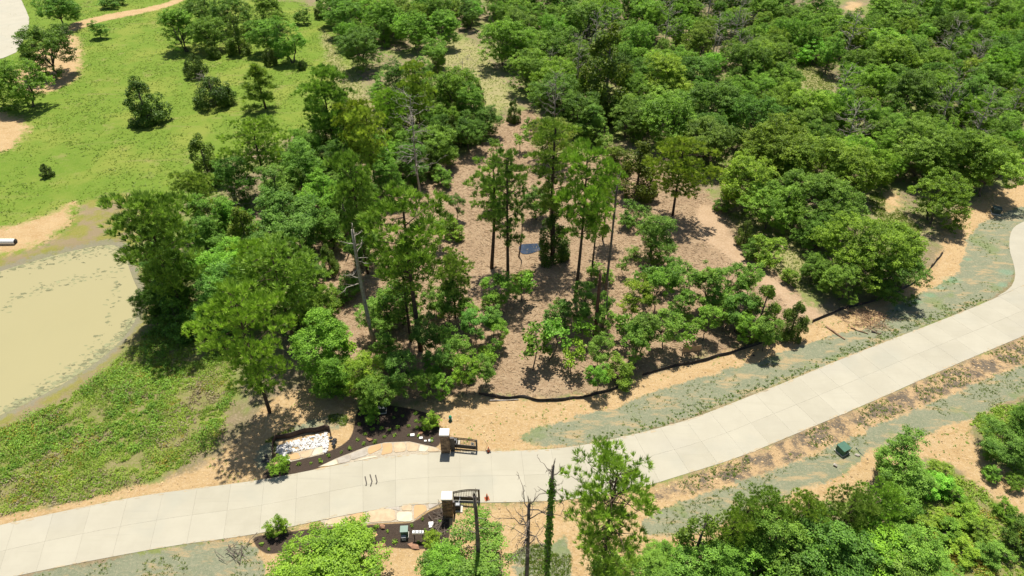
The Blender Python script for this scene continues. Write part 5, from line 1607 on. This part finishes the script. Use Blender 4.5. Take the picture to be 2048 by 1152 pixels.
# wood chips and sticks
q = in_zone('chips', 21000, r)
k = len(q)
z = ground_z(q) + .03
an = r.uniform(0, 3.14, k)
L_ = r.uniform(.08, .30, k) * (1 + 1.6 * (r.random(k) > .9))
d = np.stack([np.cos(an) * L_, np.sin(an) * L_, r.normal(0, .04, k)], 1)
p = np.stack([-np.sin(an), np.cos(an), np.zeros(k)], 1) * r.uniform(.015, .035, k)[:, None]
c = np.column_stack([q, z])
up = np.array([0, 0, .035])
v = np.stack([c - d - p, c - d + p, c + d + p, c + d - p, c - d + up, c + d + up], 1).reshape(-1, 3)
f = (np.array([[0, 3, 5, 4], [2, 1, 4, 5]])[None] + np.arange(k)[:, None, None] * 6).reshape(-1, 4)
tag(obj('wood_chips', Acc().add(v, f, np.repeat(r.random(k), 6)).mesh('wood_chips', M['straw'])), 'pinkish wood chips covering the cleared ground under pines', 'wood chips', None, 'stuff')
# clods on the bare soil
q = np.vstack([in_zone('sand', 4200, r, ZW['sand'][:2]), in_zone('dark_verge', 1500, r)])
k = len(q)
a = Acc()
rocks(a, np.column_stack([q, ground_z(q) + .01]), r.uniform(.03, .10, k) * (1 + (r.random(k) > .93)), r, r.random(k))
M['clod'] = simple('dirt_clod', (.46, .32, .17), (.36, .25, .14), 2, .95, .1, tint=True)
tag(obj('dirt_clods', a.mesh('dirt_clods', M['clod'])), 'small clods of dirt on the bare verges along the road', 'dirt clods', None, 'stuff')
q = in_zone('sand', 1300, r, ZW['sand'][:2])
q = q[vnoise(q, 3, 47) > .6]
bushlets('verge_weeds', q, 9, .2, 'leaf', 'scattered small weeds on the sandy verges', 'weeds', r, .13)
q = in_zone('dark_verge', 1500, r)
bushlets('verge_stubble', q[vnoise(q, 3, 49) > .45], 9, .2, 'cedar_leaf', 'dark weedy stubble along the lower road edge', 'weeds', r, .14)
a = Acc()
rs = np.random.default_rng(77)
for ed, cnt_ in ((ROAD_T_W, 300), (ROAD_B_W, 200)):
    ep = resample(ed, .2)
    for i in range(cnt_):
        k_ = rs.integers(1, len(ep) - 1)
        c = ep[k_]
        tdir = unit(ep[min(k_ + 1, len(ep) - 1)] - ep[k_ - 1])
        nn = np.array([-tdir[1], tdir[0]])
        if not inside((c + nn * .3)[None], ROAD_POLY)[0]: nn = -nn
        c = c + nn * abs(rs.normal(0, .12))
        m = 8
        an = np.sort(rs.uniform(0, 6.28, m))
        rr = rs.uniform(.05, .24) * rs.uniform(.4, 1.2, m)
        q = c + tdir * (np.cos(an) * rr * 2)[:, None] + nn * (np.sin(an) * rr * .5)[:, None]
        a.add(np.column_stack([q, np.full(m, .0605 + rs.uniform(0, .006))]), np.arange(m)[None], rs.random())
tag(obj('washed_sand', a.mesh('washed_sand', simple('pale_sand', (.42, .35, .24), (.38, .31, .20), 2, .95, .1))), 'thin sand washed onto the edges of the concrete road', 'sand', None, 'stuff')
# weeds along the upper road edge
e = np.array([at2(x, y) for x, y in ((1190, 880), (1290, 855), (1390, 826), (1480, 790), (1590, 748), (1700, 704), (1880, 630), (1970, 596))])
e = resample(e, .12)
q = e + r.normal(0, .45, e.shape)
q = q[sdist(q, ROAD_POLY) > .15]
bushlets('edge_weeds', q, 12, .26, 'cedar_leaf', 'dark green weeds lining the upper road edge', 'weeds', r, .16)
# algae on the pond
a = Acc()
for line, n_, sp in (([(0, 610), (60, 580), (130, 560), (200, 545), (250, 530)], 120, .7), ([(0, 545), (80, 525), (160, 515), (220, 500)], 60, .7), ([(225, 545), (232, 580), (215, 640), (180, 690), (130, 735), (60, 780)], 70, .5), ([(5, 822), (80, 783), (155, 742), (232, 682), (268, 635)], 560, .5), ([(5, 534), (130, 502), (225, 486), (250, 500)], 300, .6)):
    p = resample(W(line, False, 1), .2)
    for i in range(n_):
        c = p[r.integers(len(p))] + r.normal(0, sp, 2)
        if sdist(c[None], POND_W)[0] > .2: continue
        m = 7
        an = np.sort(r.uniform(0, 6.28, m))
        rr = r.uniform(.06, .30) * r.uniform(.4, 1.3, m)
        pts = np.stack([c[0] + np.cos(an) * rr * 1.5, c[1] + np.sin(an) * rr, np.full(m, -.262 + r.uniform(0, .006))], 1)
        a.add(pts, np.arange(m)[None], r.random())
tag(obj('algae_mats', a.mesh('algae_mats', M['algae'])), 'thin olive algae mats floating near the pond edge', 'algae', None, 'stuff')
from collections import Counter
print(Counter(NAME[t[0]] for t in TREES))
print('trees', len(TREES), 'objects', len(bpy.data.objects), 'tris', sum(sum(len(p.vertices) - 2 for p in m.polygons) for m in bpy.data.meshes if len(m.polygons) < 20000) + sum(2 * len(m.polygons) for m in bpy.data.meshes if len(m.polygons) >= 20000))
